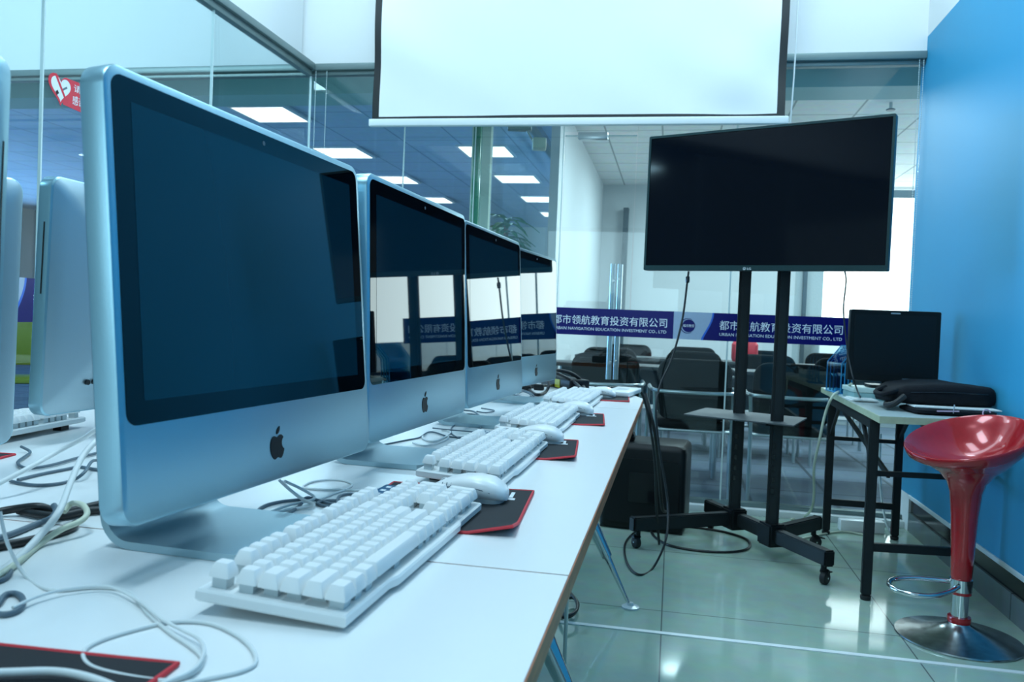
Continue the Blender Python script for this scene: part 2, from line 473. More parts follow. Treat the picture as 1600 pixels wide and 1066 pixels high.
# glass door with patch fitting and long bar handle
d = obj('door_1', box(BM(), -.66, -.25, YB-.005, YB+.005, .065, 2.10), 'glass'); d['kind'] = 'structure'
obj('edge_seal', box(BM(), -.66, -.25, YB-.006, YB+.006, 2.094, 2.1), 'seal', d)
obj('patch_fitting', box(BM(), -.585, -.415, YB-.02, YB+.02, 2.075, 2.115, .004), 'steel', d)
bm = BM()
for xx, yy in ((-.358, YB+.05), (-.318, YB+.075)):
    tube(bm, [(xx, yy, .70), (xx, yy, 1.37)], .016, 14)
for zz in (.8, 1.27): tube(bm, [(-.350, YB-.012, zz), (-.350, YB+.055, zz)], .008, 10); tube(bm, [(-.32, YB-.012, zz+.01), (-.32, YB+.075, zz+.01)], .006, 10)
obj('bar_handle', bm, 'steel', d)

# rooms behind the glass
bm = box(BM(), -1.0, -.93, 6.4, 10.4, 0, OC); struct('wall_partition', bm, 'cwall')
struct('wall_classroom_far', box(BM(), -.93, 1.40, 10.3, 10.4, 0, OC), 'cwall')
struct('trim_13', box(BM(), 1.49, 1.53, 10.24, 10.3, 0, OC), 'dark')
struct('trim_14', box(BM(), 1.40, 1.72, 10.3, 10.4, 0, OC), 'greywall')
struct('wall_classroom_sill', box(BM(), 1.72, 4.2, 10.3, 10.4, 0, .95), 'wall')
wn = obj('window_%d' % n, box(BM(), 1.72, 4.2, 10.34, 10.36, .95, OC-.12), 'daywin'); wn['kind'] = 'structure'; n += 1
struct('wall_classroom_right', box(BM(), 4.2, 4.3, YB, 10.4, 0, OC), 'wall')
struct('trim_15', box(BM(), -.66, -.60, 10.15, 10.3, 0, 2.45), 'dark')
struct('wall_office_far', box(BM(), -12, -.93, 15, 15.1, 0, OC), 'pale')
struct('wall_office_left', box(BM(), -12.1, -12, YF, 16, 0, 3.6), 'greywall')
# ------------------------------------------------------------------ lights in the office ceiling
spots = [(-3.55, 6.72), (-3.55, 8.35), (-3.55, 10.0), (-3.55, 11.7), (-1.96, 8.28), (-1.94, 9.88), (-1.92, 11.5), (-1.9, 13.1)]
lbl = ['nearest lit panel of the left row in the blue office ceiling', 'second lit panel of the left row in the blue office ceiling',
       'third lit panel of the left row in the blue office ceiling', 'farthest lit panel of the left row, just over the second screen',
       'nearest lit panel of the right row, beside the green glass edge', 'second lit panel of the right row in the office ceiling',
       'third lit panel of the right row in the office ceiling', 'farthest small lit panel of the right row above the last screen']
for (x, y), l in zip(spots, lbl):
    t = thing('ceiling_light', l, 'ceiling light', (x, y, OC), 0, 'lit square panels in the office ceiling')
    obj('diffuser', box(BM(), -.24, .24, -.26, .26, -.012, -.006), 'panel', t)
    bm = BM()
    for a in (-1, 1): box(bm, a*.25-.012, a*.25+.012, -.275, .275, -.016, .004); box(bm, -.24, .24, a*.265-.01, a*.265+.01, -.016, .004)
    obj('frame', bm, 'barw', t)
# sprinklers and detector in the class room ceiling
for (x, y), l in zip(((1.51, 6.57), (.98, 7.35)), ('small sprinkler head below the ceiling near the blue wall', 'small sprinkler head peeking over the television')):
    t = thing('sprinkler_head', l, 'sprinkler', (x, y, OC), 0, 'ceiling sprinklers')
    obj('stem', lathe(BM(), [(.012, 0), (.012, -.05)], 12), 'steel', t); obj('deflector', lathe(BM(), [(.03, -.05), (.034, -.055), (.03, -.06)], 16), 'dark', t)
tag(obj('ceiling_outlet', lathe(BM(), [(.07, 0), (.06, -.012), (.0, -.014)], 24), 'pale', loc=(1.13, 6.26, OC)), 'faint round fitting on the class room ceiling tile', 'detector')


# ------------------------------------------------------------------ desks
def make_desk(y0, y1, label, legs, chamfer=0., rod=None):
    x0, x1 = -1.62, -.10
    t = thing('desk', label, 'desk', ((x0+x1)/2, (y0+y1)/2, 0), 0, 'white double desks pushed together')
    W, L = x1-x0, y1-y0
    if chamfer:
        po = [(-W/2, -L/2), (W/2, -L/2)]
        cs = [(W/2, L/2-.52), (W/2-.004, L/2-.47), (W/2-.02, L/2-.42), (W/2-.14, L/2-.03), (W/2-.17, L/2-.006), (W/2-.21, L/2)]
        po += cs + [(-W/2+.1, L/2), (-W/2, L/2-.1)]
    else:
        po = [(-W/2, -L/2), (W/2, -L/2), (W/2, L/2), (-W/2, L/2)]
    s = .0015
    bm = prism(BM(), [(x*(1-s/W*2), y*(1-s/L*2)) for x, y in po], lambda u, v: (u, v, DESK-.0245), lambda u, v: (u, v, DESK))
    obj('desk_top', bm, 'desk', t)
    bm = BM(); A = [(x, y) for x, y in po]
    outer = [bm.verts.new((x, y, z)) for z in (DESK-.0255, DESK-.0012) for x, y in A]
    k = len(A); q = .004
    inner = [bm.verts.new((x*(1-q/W*2), y*(1-q/L*2), z)) for z in (DESK-.0255, DESK-.0012) for x, y in A]
    for i in range(k):
        j = (i+1) % k
        bm.faces.new((outer[i], outer[j], outer[k+j], outer[k+i])); bm.faces.new((inner[j], inner[i], inner[k+i], inner[k+j]))
        bm.faces.new((outer[k+i], outer[k+j], inner[k+j], inner[k+i])); bm.faces.new((outer[j], outer[i], inner[i], inner[j]))
    obj('edge_band', bm, 'edge', t)
    for fx, fy, tx, ty in legs:
        a = Vector((fx-t.location.x, fy-t.location.y, 0)); b = Vector((tx-t.location.x, ty-t.location.y, DESK-.026))
        lg = obj('leg', tube(BM(), [a.lerp(b, .46), a.lerp(b, 1)], lambda u: .024+.012*u, 20), 'barw', t)
        bm = tube(BM(), [a.lerp(b, .02), a.lerp(b, .25), a.lerp(b, .252), a.lerp(b, .43), a.lerp(b, .45), a.lerp(b, .475)], lambda u: .006+.020*min(1, u*1.6), 20)
        obj('chrome_tip', bm, 'chrome', lg)
        obj('foot_pad', lathe(BM(), [(.032, 0), (.032, .006), (.012, .010), (.009, .02), (0, .02)], 24, a.x, a.y), 'clear', lg)
    bm = BM(); bar(bm, (-W/2+.3, -L/2+.3, DESK-.045), (-W/2+.3, L/2-.3, DESK-.045), .04, .035); bar(bm, (W/2-.3, -L/2+.3, DESK-.045), (W/2-.3, L/2-.3, DESK-.045), .04, .035)
    obj('under_frame', bm, 'steel', t)
    return t


make_desk(-.95, .8996, 'nearest white desk, under the first big screen and the loose cables', [(-.107, .62, -.47, .62), (-1.6, .62, -1.25, .62)])
make_desk(.9004, 2.7496, 'middle white desk between the two table seams, under the second and third screens', [(-.107, 1.85, -.47, 1.85), (-1.6, 1.85, -1.25, 1.85)])
make_desk(2.7504, 3.66, 'far white desk with cut corner, under the last screen and power adapter', [(-.107, 2.984, -.47, 2.95), (-1.6, 2.98, -1.25, 2.95)], chamfer=1)

# ------------------------------------------------------------------ all-in-one computers
BW, BH, FOOT_Y = .569, .461, -.07


def emblem_outline():
    R = [(.05, .77), (.14, .815), (.25, .845), (.34, .82), (.405, .745)]
    pts = [(0, .755), (.09, .785), (.2, .83), (.3, .825), (.385, .765), (.425, .72),      # top right shoulder
           (.36, .665), (.315, .585), (.305, .49), (.335, .395), (.40, .325), (.455, .295),  # bite
           (.42, .20), (.36, .10), (.285, .02), (.205, -.02), (.12, 0), (.04, .03), (-.04, .03), (-.12, 0), (-.2, -.02),
           (-.29, .03), (-.38, .14), (-.44, .28), (-.465, .42), (-.445, .57), (-.38, .70), (-.29, .785), (-.19, .82), (-.09, .79)]
    leaf = [(-.02, .87), (-.005, .97), (.06, 1.07), (.17, 1.13), (.205, 1.135), (.195, 1.04), (.14, .94), (.05, .88)]
    return pts, leaf


def make_computer(label, loc, rz, tilt=.05, scale=1., cables=True):
    t = thing('all_in_one_computer', label, 'computer', loc, rz, 'aluminium all-in-one computers on the desks')
    if scale != 1: t.scale = (scale,)*3
    piv = Matrix.Translation((0, 0, .059)) @ Matrix.Rotation(-tilt, 4, 'Y')

    def put(bm): bmesh.ops.transform(bm, matrix=piv, verts=bm.verts); return bm
    ls = []
    for ins, x in ((.0035, 0), (.0012, -.0008), (0, -.003), (0, -.027), (.003, -.030)):
        ls.append([(x, y, z+BH/2) for y, z in rrect(BW-2*ins, BH-2*ins, .024-ins, 8)])
    body = obj('body', put(loops(BM(), ls)), 'alu', t)
    ls = []
    for ins, x in ((.003, -.0302), (.012, -.036), (.035, -.0425), (.08, -.049), (.13, -.053), (.19, -.055)):
        ls.append([(x, y, z+BH/2) for y, z in rrect(BW-2*ins, BH-2*ins, max(.022-ins*.1, .01), 8)])
    obj('back_shell', put(loops(BM(), ls)), 'aluback', t)
    gz0, gz1 = .100, BH-.010
    gw = BW-.021
    po = rrect(gw, gz1-gz0, .014, 6); zc = (gz0+gz1)/2
    g = obj('front_glass', put(prism(BM(), po, lambda u, v: (-.002, u, v+zc), lambda u, v: (.0007, u, v+zc))), 'bezel', t)
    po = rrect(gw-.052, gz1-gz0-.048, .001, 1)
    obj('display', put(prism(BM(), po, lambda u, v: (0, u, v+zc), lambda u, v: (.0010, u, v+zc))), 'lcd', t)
    obj('camera_dot', put(prism(BM(), rrect(.006, .006, .003, 4), lambda u, v: (0, u, v+gz1-.012), lambda u, v: (.0011, u, v+gz1-.012))), 'gcable', g)
    pts, leaf = emblem_outline(); bm = BM(); S = .036
    for pl in (smooth_path([(*p, 0) for p in pts], 3, True), smooth_path([(*p, 0) for p in leaf], 3, True)):
        prism(bm, [(p.x, p.y) for p in pl], lambda u, v: (-.001, u*S, v*S+.028), lambda u, v: (.0009, u*S, v*S+.028))
    obj('emblem', put(bm), 'black', t)
    # slot on the right-hand side, ports on the back
    obj('disc_slot', put(box(BM(), -.0175, -.0150, BW/2-.004, BW/2+.0006, .235, .372)), 'gloss', t)
    bm = BM()
    for k, y in enumerate((.185, .165)):
        prism(bm, rrect(.011, .011, .0055, 6), lambda u, v: (-.030, y+u, .062+v), lambda u, v: (-.0515, y+u, .062+v))
    obj('audio_port', put(bm), 'gloss', t)
    for y in (.147, .128, .109, .09):
        obj('usb_port', put(box(BM(), -.0525, -.03, y-.0045, y+.0045, .053, .071)), 'gloss', t)
    obj('vent_slot', put(box(BM(), -.043, -.03, -.075, .10, BH-.036, BH-.030)), 'gloss', t)
    # foot: one bent plate
    path = []
    for i in range(9): path.append((.065-.155*i/8, .005))
    for i in range(1, 9):
        a = (PI/2+.30)*i/8; path.append((-.09-.035*math.sin(a), .005+.035*(1-math.cos(a))))
    lx, lz = path[-1]; dx, dz = math.cos(PI/2+.30), math.sin(PI/2+.30)
    for i in range(1, 4): path.append((lx-dx*.042*i, lz+dz*.042*i))
    bm = BM(); rows = []; N = len(path)
    for i, (x, z) in enumerate(path):
        a = path[max(i-1, 0)]; b = path[min(i+1, N-1)]
        tx, tz = b[0]-a[0], b[1]-a[1]; l = math.hypot(tx, tz); nx, nz = tz/l, -tx/l
        if nz < 0 and i < 8: nx, nz = -nx, -nz
        s = (.065-x) if i < 9 else 1
        r = .03; hw = .098 - (r-math.sqrt(max(r*r-(r-s)**2, 0)) if s < r else 0)
        if i > 16: hw = .098
        th = .0045
        rows.append([bm.verts.new((x+nx*th, -hw+FOOT_Y, z+nz*th)), bm.verts.new((x+nx*th, hw+FOOT_Y, z+nz*th)), bm.verts.new((x-nx*th, hw+FOOT_Y, z-nz*th)), bm.verts.new((x-nx*th, -hw+FOOT_Y, z-nz*th))])
    for A, B in zip(rows, rows[1:]):
        for k in range(4): bm.faces.new((A[k], A[(k+1) % 4], B[(k+1) % 4], B[k]))
    bm.faces.new(rows[0][::-1]); bm.faces.new(rows[-1])
    obj('foot', bm, 'foot', t)
    return t


FR = [(-.5123, .7092, .056, .0879, 'largest and nearest all-in-one computer, its screen reflecting the blue wall'),
      (-.4898, 1.3115, .0226, .0401, 'second all-in-one computer in the row, right behind the largest one'),
      (-.4693, 1.9313, .0188, .058, 'third all-in-one computer in the row, between the second and the last'),
      (-.4804, 2.5799, .0519, .0367, 'last and smallest looking all-in-one computer, beside the black adapter')]
for (x, y, a, ti, l), da in zip(FR, (.008, .022, .038, .062)):
    make_computer(l, (x+math.sin(a)*BW/2, y+math.cos(a)*BW/2, DESK), -(a+da), ti)
# far side of the double desk: backs towards us
rc = make_computer('computer turned away, with slot, ports and white plug on its back', (-1.205, 1.365+BW/2, DESK), PI, .03)
plug = obj('cable_plug', box(BM(), -.085, -.05, .105, .117, .108, .126, .002), 'mouse', rc)
make_computer('computer turned away at the left edge, in front of the one with ports', (-1.115, .885, DESK), PI-.30, .03, .9)
make_computer('blurred computer cut by the left picture edge, seen from its side', (-.892, .556, DESK), math.atan2(-.936, .351), .03)

# ------------------------------------------------------------------ keyboards
U = .0187


def keycap_mesh(wu, hu=1.):
    bm = BM(); w2, d2 = (wu*U-.0008)/2, (hu*U-.0008)/2
    ls = []
    for ins, z in ((0.0, 0), (.0006, .0035), (.0028, .0095), (.0036, .0105)):
        ls.append([(-yy, xx, z) for xx, yy in rrect((w2-ins)*2, (d2-ins)*2, .0016, 2)])
    loops(bm, ls); finish(bm, 40)
    me = bpy.data.meshes.new('key'); bm.to_mesh(me); bm.free(); me.materials.append(MT['key']); return me


ROWS = [  # (x of row centre from the rear edge in units, [(gap before, width, name)])
    (0.5, [(0, 1)] + [(1, 1)] + [(0, 1)]*3 + [(.5, 1)] + [(0, 1)]*3 + [(.5, 1)] + [(0, 1)]*3 + [(.25, 1), (0, 1), (0, 1)]),
    (1.75, [(0, 1)]*13 + [(0, 2)] + [(.25, 1), (0, 1), (0, 1)] + [(.25, 1)] + [(0, 1)]*3),
    (2.75, [(0, 1.5)] + [(0, 1)]*12 + [(0, 1.5)] + [(.25, 1), (0, 1), (0, 1)] + [(.25, 1), (0, 1), (0, 1)]),
    (3.75, [(0, 1.75)] + [(0, 1)]*11 + [(0, 2.25)] + [(3.5, 1), (0, 1), (0, 1)]),
    (4.75, [(0, 2.25)] + [(0, 1)]*10 + [(0, 2.75)] + [(1.25, 1)] + [(1.25, 1), (0, 1), (0, 1)]),
    (5.75, [(0, 1.25)]*3 + [(0, 6.25)] + [(0, 1.25)]*4 + [(.25, 1), (0, 1), (0, 1)] + [(.25, 2), (0, 1)]),
]
KW = 22.5*U
caps = {}


def make_keyboard(label, loc, rz):
    t = thing('keyboard', label, 'keyboard', loc, rz, 'white mechanical keyboards in front of the screens')
    L, D = KW+.012, 6.25*U+.009
    t.scale = (1.17, 1.1, 1.25)
    rear = -D/2; til = .055
    T = Matrix.Rotation(til, 4, 'Y')
    def put(bm): bmesh.ops.transform(bm, matrix=T, verts=bm.verts); return bm
    # base plate with little steps in its front edge
    fy = L/2; e = .0035
    po = [(-fy, rear), (fy, rear), (fy, D/2), (fy-.10, D/2), (fy-.112, D/2+e), (-fy+.112, D/2+e), (-fy+.10, D/2), (-fy, D/2)]
    po = [(yy, xx) for yy, xx in po]
    bm = BM()
    ls = []
    for s, z in ((.0025, .006), (0, .008), (0, .014), (.0015, .0158)):
        ls.append([(xx-math.copysign(s, xx), yy-math.copysign(s, yy), z) for yy, xx in po])
    loops(bm, ls)
    base = obj('base', put(bm), 'kbase', t)
    for yy in (-L/2+.05, L/2-.05):
        for xx, h in ((rear+.018, .0075), (D/2-.02, .0025)):
            # foot reaching down to the desk
            p = T @ Vector((xx, yy, .007))
            obj('foot', box(BM(), p.x-.008, p.x+.008, yy-.012, yy+.012, 0, p.z+.001), 'rubber', t)
    sw = BM(); c0 = -L/2+.006
    for ri, (rx, keys) in enumerate(ROWS):
        x = rear+.0055+rx*U; y = c0
        for gap, wd in keys:
            y += gap*U; yc = y+wd*U/2; y += wd*U
            if wd not in caps: caps[wd] = keycap_mesh(wd)
            nm = 'space_bar' if wd == 6.25 else 'key'
            o = bpy.data.objects.new(nm, caps[wd]); C.objects.link(o); o.parent = t
            o.matrix_local = T @ Matrix.Translation((x, yc, .0225+(.0015 if ri == 0 else 0)))
            box(sw, x-.006, x+.006, yc-.0065, yc+.0065, .0155, .0235)
        if ri in (3, 5):
            pass
    for (rx, col) in ((3.25, 21.5), (5.25, 21.5)):           # tall number pad keys
        if (wd := ('t', 1)) not in caps: caps[wd] = keycap_mesh(1, 2)
        o = bpy.data.objects.new('key', caps[wd]); C.objects.link(o); o.parent = t
        o.matrix_local = T @ Matrix.Translation((rear+.0055+rx*U, c0+(col+.5)*U, .0225))
    obj('switches', put(sw), 'clear', t)
    lp = obj('indicator_panel', put(box(BM(), rear+.004, rear+.004+U*1.05, c0+18.6*U, c0+22.3*U, .0156, .023, .001)), 'label', t)
    bm = BM()
    for k in range(3): box(bm, rear+.010, rear+.016, c0+(19.1+k*1.1)*U, c0+(19.5+k*1.1)*U, .0229, .0234)
    obj('indicator_marks', put(bm), 'led', lp)
    return t


KB = [(-.338, .912, .02, 'white keyboard nearest the camera, below the largest screen'),
      (-.336, 1.552, .01, 'white keyboard in front of the second screen'),
      (-.336, 2.175, .015, 'white keyboard in front of the third screen'),
      (-.325, 2.81, .03, 'farthest white keyboard, in front of the last screen'),
      ]
for x, y, rz, l in KB: make_keyboard(l, (x, y, DESK), -rz)
make_keyboard('white keyboard on the far desk side, seen under the turned-away computer', (-1.335, 1.385, DESK), PI+.10)


# ------------------------------------------------------------------ mice and mats
def make_mouse(label, loc, rz):
    t = thing('mouse', label, 'mouse', loc, rz, 'white mice beside the keyboards')
    # length along x: front at -x, rump at +x
    bm = BM(); ls = []; n = 20
    prof = [(-.0600, .018, .010), (-.058, .0235, .0145), (-.048, .028, .0205), (-.030, .030, .0285), (-.008, .031, .0345), (.015, .0325, .0365), (.035, .032, .0335), (.050, .027, .026), (.058, .018, .017), (.0605, .010, .012)]
    for x, hw, h in prof:
        l = []
        for k in range(n):
            a = 2*PI*k/n; c, s = math.cos(a), math.sin(a)
            yy = hw*math.copysign(abs(c)**.72, c); zz = h/2+.0035+(h/2)*math.copysign(abs(s)**.78, s)
            l.append((x, yy, zz))
        ls.append(l)
    loops(bm, ls); sh = obj('shell', bm, 'mouse', t, 60)
    obj('base_plate', prism(BM(), [(x*.92, y*.8) for x, y in rrect(.118, .060, .024, 6)], lambda u, v: (u, v, 0), lambda u, v: (u, v, .008)), 'mousegrey', t)
    for s in (-1, 1):
        pts = [(-.056, s*.0262, .012), (-.03, s*.0300, .0205), (.0, s*.0316, .0235), (.026, s*.0322, .0220), (.042, s*.0290, .0175)]
        obj('side_groove', tube(BM(), pts, .0008, 6, sm=5), 'gcable', t)
    bm = BM()
    for k in range(3): tube(bm, [(-.020-.007*k, -.0300+.0002*k, .0228), (-.020-.007*k, -.0272, .0272)], .0007, 6)
    obj('grip_marks', bm, 'gcable', t)
    bm = BM(); lathe(bm, [(.0, -.003), (.0085, -.003), (.0095, -.0015), (.0095, .0015), (.0085, .003), (0, .003)], 20)
    bmesh.ops.transform(bm, matrix=Matrix.Translation((-.040, 0, .0195)) @ Matrix.Rotation(PI/2, 4, 'X'), verts=bm.verts)
    obj('scroll_wheel', bm, 'mousegrey', t)
    obj('rear_window', prism(BM(), rrect(.026, .006, .002, 3), lambda u, v: (.0555, u, v+.0135), lambda u, v: (.0592, u, v+.0125)), 'gcable', t)
    return t


for x, y, rz, l in ((-.295, 1.222, -.10, 'white mouse nearest the camera, touching the first keyboard'),
                    (-.295, 1.866, -.12, 'white mouse at the end of the second keyboard'),
                    (-.285, 2.485, -.15, 'white mouse at the end of the third keyboard'),
                    (-.262, 3.125, -.2, 'white mouse at the end of the farthest keyboard')):
    make_mouse(l, (x, y, DESK+.0032), rz)


def make_mat(label, cx, cy, rz=0., w_=.235, l_=.285, curl=.012, logo=True):
    t = thing('mouse_mat', label, 'mouse mat', (cx, cy, DESK), rz, 'black mouse mats with red stitched edges')
    nx, ny = 12, 14
    def h(x, y):   # near front corner lifts a little
        u = max(0, (x-(w_/2-.06))/.06)*max(0, (-l_/2+.07-y)/.07)
        v = .2*max(0, (x-(w_/2-.05))/.05)
        return .0003+curl*u + .002*v*(1+math.sin(y*22))
    bm = BM(); G = []
    for k, th in ((0, 0), (1, .0026)):
        G.append([[bm.verts.new((-w_/2+w_*i/nx, -l_/2+l_*j/ny, h(-w_/2+w_*i/nx, -l_/2+l_*j/ny)+th)) for j in range(ny+1)] for i in range(nx+1)])
    for i in range(nx):
        for j in range(ny):
            bm.faces.new((G[1][i][j], G[1][i+1][j], G[1][i+1][j+1], G[1][i][j+1])); bm.faces.new((G[0][i][j], G[0][i][j+1], G[0][i+1][j+1], G[0][i+1][j]))
    for i in range(nx):
        for j in (0, ny): bm.faces.new((G[0][i][j], G[0][i+1][j], G[1][i+1][j], G[1][i][j]))
    for j in range(ny):
        for i in (0, nx): bm.faces.new((G[0][i][j], G[0][i][j+1], G[1][i][j+1], G[1][i][j]))
    obj('mat_cloth', bm, 'pad', t, 50)
    per = []
    for i in range(nx): per.append((-w_/2+w_*i/nx, -l_/2))
    for j in range(ny): per.append((w_/2, -l_/2+l_*j/ny))
    for i in range(nx): per.append((w_/2-w_*i/nx, l_/2))
    for j in range(ny): per.append((-w_/2, l_/2-l_*j/ny))
    obj('stitched_edge', tube(BM(), [(x*.995, y*.995, h(x, y)+.0016) for x, y in per], .0024, 6, True), 'red', t)
    if logo:
        bm = BM()
        def pr(x0, x1, y0, y1): box(bm, x0, x1, y0, y1, .0032, .0038)
        def tilt_z():
            for v in bm.verts: v.co.z += h(v.co.x, v.co.y)-.0003
        ox, oy = w_/2-.042, .082
        pr(ox-.010, ox+.020, oy-.022, oy-.010); pr(ox-.008, ox-.002, oy-.006, oy+.038); pr(ox+.009, ox+.015, oy-.006, oy+.034)
        tilt_z(); obj('logo_print', bm, 'led', t)
    return t


make_mat('black red-edged mat under the nearest mouse', -.318, 1.168, .07)
make_mat('black red-edged mat under the second mouse', -.312, 1.775, .09, curl=.009)
make_mat('black red-edged mat under the third mouse', -.302, 2.376, .09, curl=.003)
make_mat('farthest black red-edged mat, partly under a flat white box', -.270, 3.13, .06, curl=.002)
make_mat('black red-edged mat cut off at the bottom left of the picture', -.475, .425, .05, curl=.0, logo=False)
make_mat('black red-edged mat on the far desk side by the left edge', -1.245, 1.12, PI+.15, curl=.004, logo=False)
bm = box(BM(), -.05, .05, -.13, .13, .004, .024, .005, 3)
t = thing('white_box', 'flat white box lying on the farthest mouse mat', 'box', (-.185, 3.29, DESK), -.15)
obj('shell', bm, 'mouse', t); obj('label_patch', box(BM(), -.02, .02, -.03, .03, .0238, .0245), 'mousegrey', t)


# ------------------------------------------------------------------ cables on the desks
def cable(label, pts, r, m, plug=None, group=None, sm=8, name='cable'):
    o = obj(name, tube(BM(), pts, r, 8, sm=sm), m, ang=80)
    return tag(o, label, 'cable', group)


def dz(seq, z0=DESK, r=.0025):        # picture positions lying on the desk; third value lifts
    return [on_z(p[0], p[1], z0+r+(p[2] if len(p) > 2 else 0)) for p in seq]


R1 = .0021
cable('white looped cable across the bright desk in front of the largest screen', dz([(0, 800, .06), (12, 850, .03), (40, 900), (80, 922), (150, 918), (200, 925), (232, 960), (265, 988), (300, 1012), (316, 1030), (305, 1050), (262, 1064), (190, 1055), (140, 1040), (131, 1018), (160, 1000), (220, 982), (270, 972), (330, 975), (380, 1000), (400, 1030), (380, 1048), (300, 1066), (240, 1085)], r=.002), .0018, 'wcable')
cable('pale thin cable doubling the white loop at the bottom left', dz([(20, 950), (60, 932), (110, 920), (170, 917), (215, 938), (250, 966), (285, 985), (312, 1000), (318, 1022), (300, 1048), (250, 1070), (210, 1090)], r=.006), .0016, 'wcable')
cable('thick white cable lying over the bottom left mat', dz([(-30, 1052, .006), (30, 1050, .006), (80, 1049, .006), (120, 1054, .006), (160, 1066, .006), (200, 1085, .006)], r=.003), .0030, 'wcable')
cable('thick white cable rising from the left edge towards the turned-away computer', [on_z(-20, 905, DESK+.003), on_z(20, 880, DESK+.004), on_z(60, 840, DESK+.012), on_z(92, 800, DESK+.035), on_z(110, 755, DESK+.05), on_z(128, 715, DESK+.07), on_z(150, 690, DESK+.085), on_z(175, 676, DESK+.085)], .0042, 'wcable')
cable('white cable sloping from the left edge up to the port plug', [on_z(-10, 760, DESK+.02), on_z(40, 734, DESK+.035), on_z(90, 706, DESK+.05), on_z(130, 685, DESK+.07), on_z(150, 672, DESK+.085), on_z(170, 664, DESK+.09)], .0038, 'wcable')
cable('cream looped cable bending beside the black cords at the left', dz([(-20, 912), (20, 885), (60, 852), (95, 828, .01), (125, 815, .015), (136, 803, .02), (130, 790, .025), (112, 787, .02), (100, 800, .012)], r=.004), .0036, 'ccable')
cable('thick black power cord on the left, above the blue-grey one', dz([(-20, 804), (20, 796, .004), (60, 792, .008), (90, 800), (120, 797), (160, 788), (200, 786)], r=.005), .0055, 'bcable')
cable('second thick black power cord crossing behind the largest screen', dz([(30, 798), (70, 806), (100, 806), (130, 800), (165, 797), (210, 800)], r=.006), .0055, 'bcable')
cable('black power cord below the blue-grey cable at the left edge', dz([(-20, 858), (10, 852), (40, 846), (80, 836), (110, 826), (118, 818)], r=.005), .0052, 'bcable')
cable('blue-grey cable curving over the black cords at the left', dz([(-20, 846), (20, 834), (60, 818), (80, 810, .006), (88, 798, .012), (84, 790, .016)], r=.004), .0040, 'gcable')
cable('blue-grey loop at the left edge above the bottom mat', dz([(-20, 958), (10, 960), (30, 952), (36, 938), (26, 928), (8, 930), (-4, 945), (-20, 950)], r=.003), .0028, 'gcable')
cable('small blue-grey loop end at the left edge', dz([(-20, 912), (4, 906), (16, 896), (12, 892), (-20, 905)], r=.003), .0025, 'gcable')
cable('upper of three grey cables behind the largest screen', dz([(28, 750), (60, 742), (100, 734), (125, 730), (150, 734), (180, 738)], r=.003), .0026, 'gcable')
cable('lower of three grey cables behind the largest screen', dz([(16, 752), (50, 758), (85, 757), (115, 750), (132, 738, .01), (146, 720, .012), (170, 724)], r=.003), .0026, 'gcable')
cable('grey cable bent at the corner of the far mat', dz([(33, 698, .006), (47, 706), (40, 713), (28, 722), (33, 729), (48, 732), (80, 727), (120, 716), (160, 706)], r=.004), .0026, 'gcable')
# between first and second station
cable('dark blue-grey cable looped on the desk in front of the largest screen', dz([(470, 781), (440, 784), (415, 790), (404, 798), (412, 804), (435, 806), (455, 800), (470, 788), (480, 778, .006), (500, 783), (530, 790), (552, 788), (540, 783), (510, 783), (496, 787), (515, 792), (545, 790)], r=.0026), .0024, 'gcable')
cable('short dark cable curling under the first keyboard', dz([(572, 775), (548, 772), (530, 776), (526, 788), (518, 797), (512, 806)], r=.0026), .0022, 'gcable')
cable('white cable loop lying behind the first keyboard', dz([(440, 752, .03), (455, 766, .015), (475, 780, .004), (495, 782), (520, 772), (540, 765), (550, 757), (535, 751), (510, 750), (485, 754), (474, 762), (500, 765), (545, 766), (600, 768)], r=.002), .0018, 'wcable')
cable('bundled white cable with twist tie hanging from the largest screen', dz([(436, 750, .035), (452, 765, .02), (472, 780, .008), (490, 788, .004), (480, 792), (455, 796), (420, 802), (450, 790), (490, 780, .004), (478, 768, .014), (445, 752, .034)], r=.003), .0022, 'wcable')
# second station
cable('grey cable snaking from under the second screen', dz([(572, 701), (600, 695), (635, 688), (655, 684), (668, 676, .006), (680, 676, .004), (705, 683), (735, 682), (750, 674), (747, 665), (728, 661), (708, 666), (706, 678), (725, 689)], r=.002), .0019, 'gcable')
cable('thin grey cable lying on the second screen foot', dz([(676, 669), (705, 672), (740, 675), (765, 677)], r=.006), .0016, 'gcable')
cable('white bundled cable behind the second keyboard', dz([(645, 692), (665, 697), (690, 690), (700, 682), (672, 676), (660, 684), (680, 690), (704, 676), (690, 672)], r=.003), .0022, 'wcable')
cable('dark cable lying between second and third screens', dz([(722, 641), (740, 643), (752, 652), (762, 655), (742, 648), (728, 648), (745, 655), (770, 657), (795, 652)], r=.003), .0024, 'gcable')
cable('short pale cable on the third screen foot', dz([(752, 638), (765, 640), (772, 642), (760, 645), (745, 643)], r=.003), .0020, 'gcable')
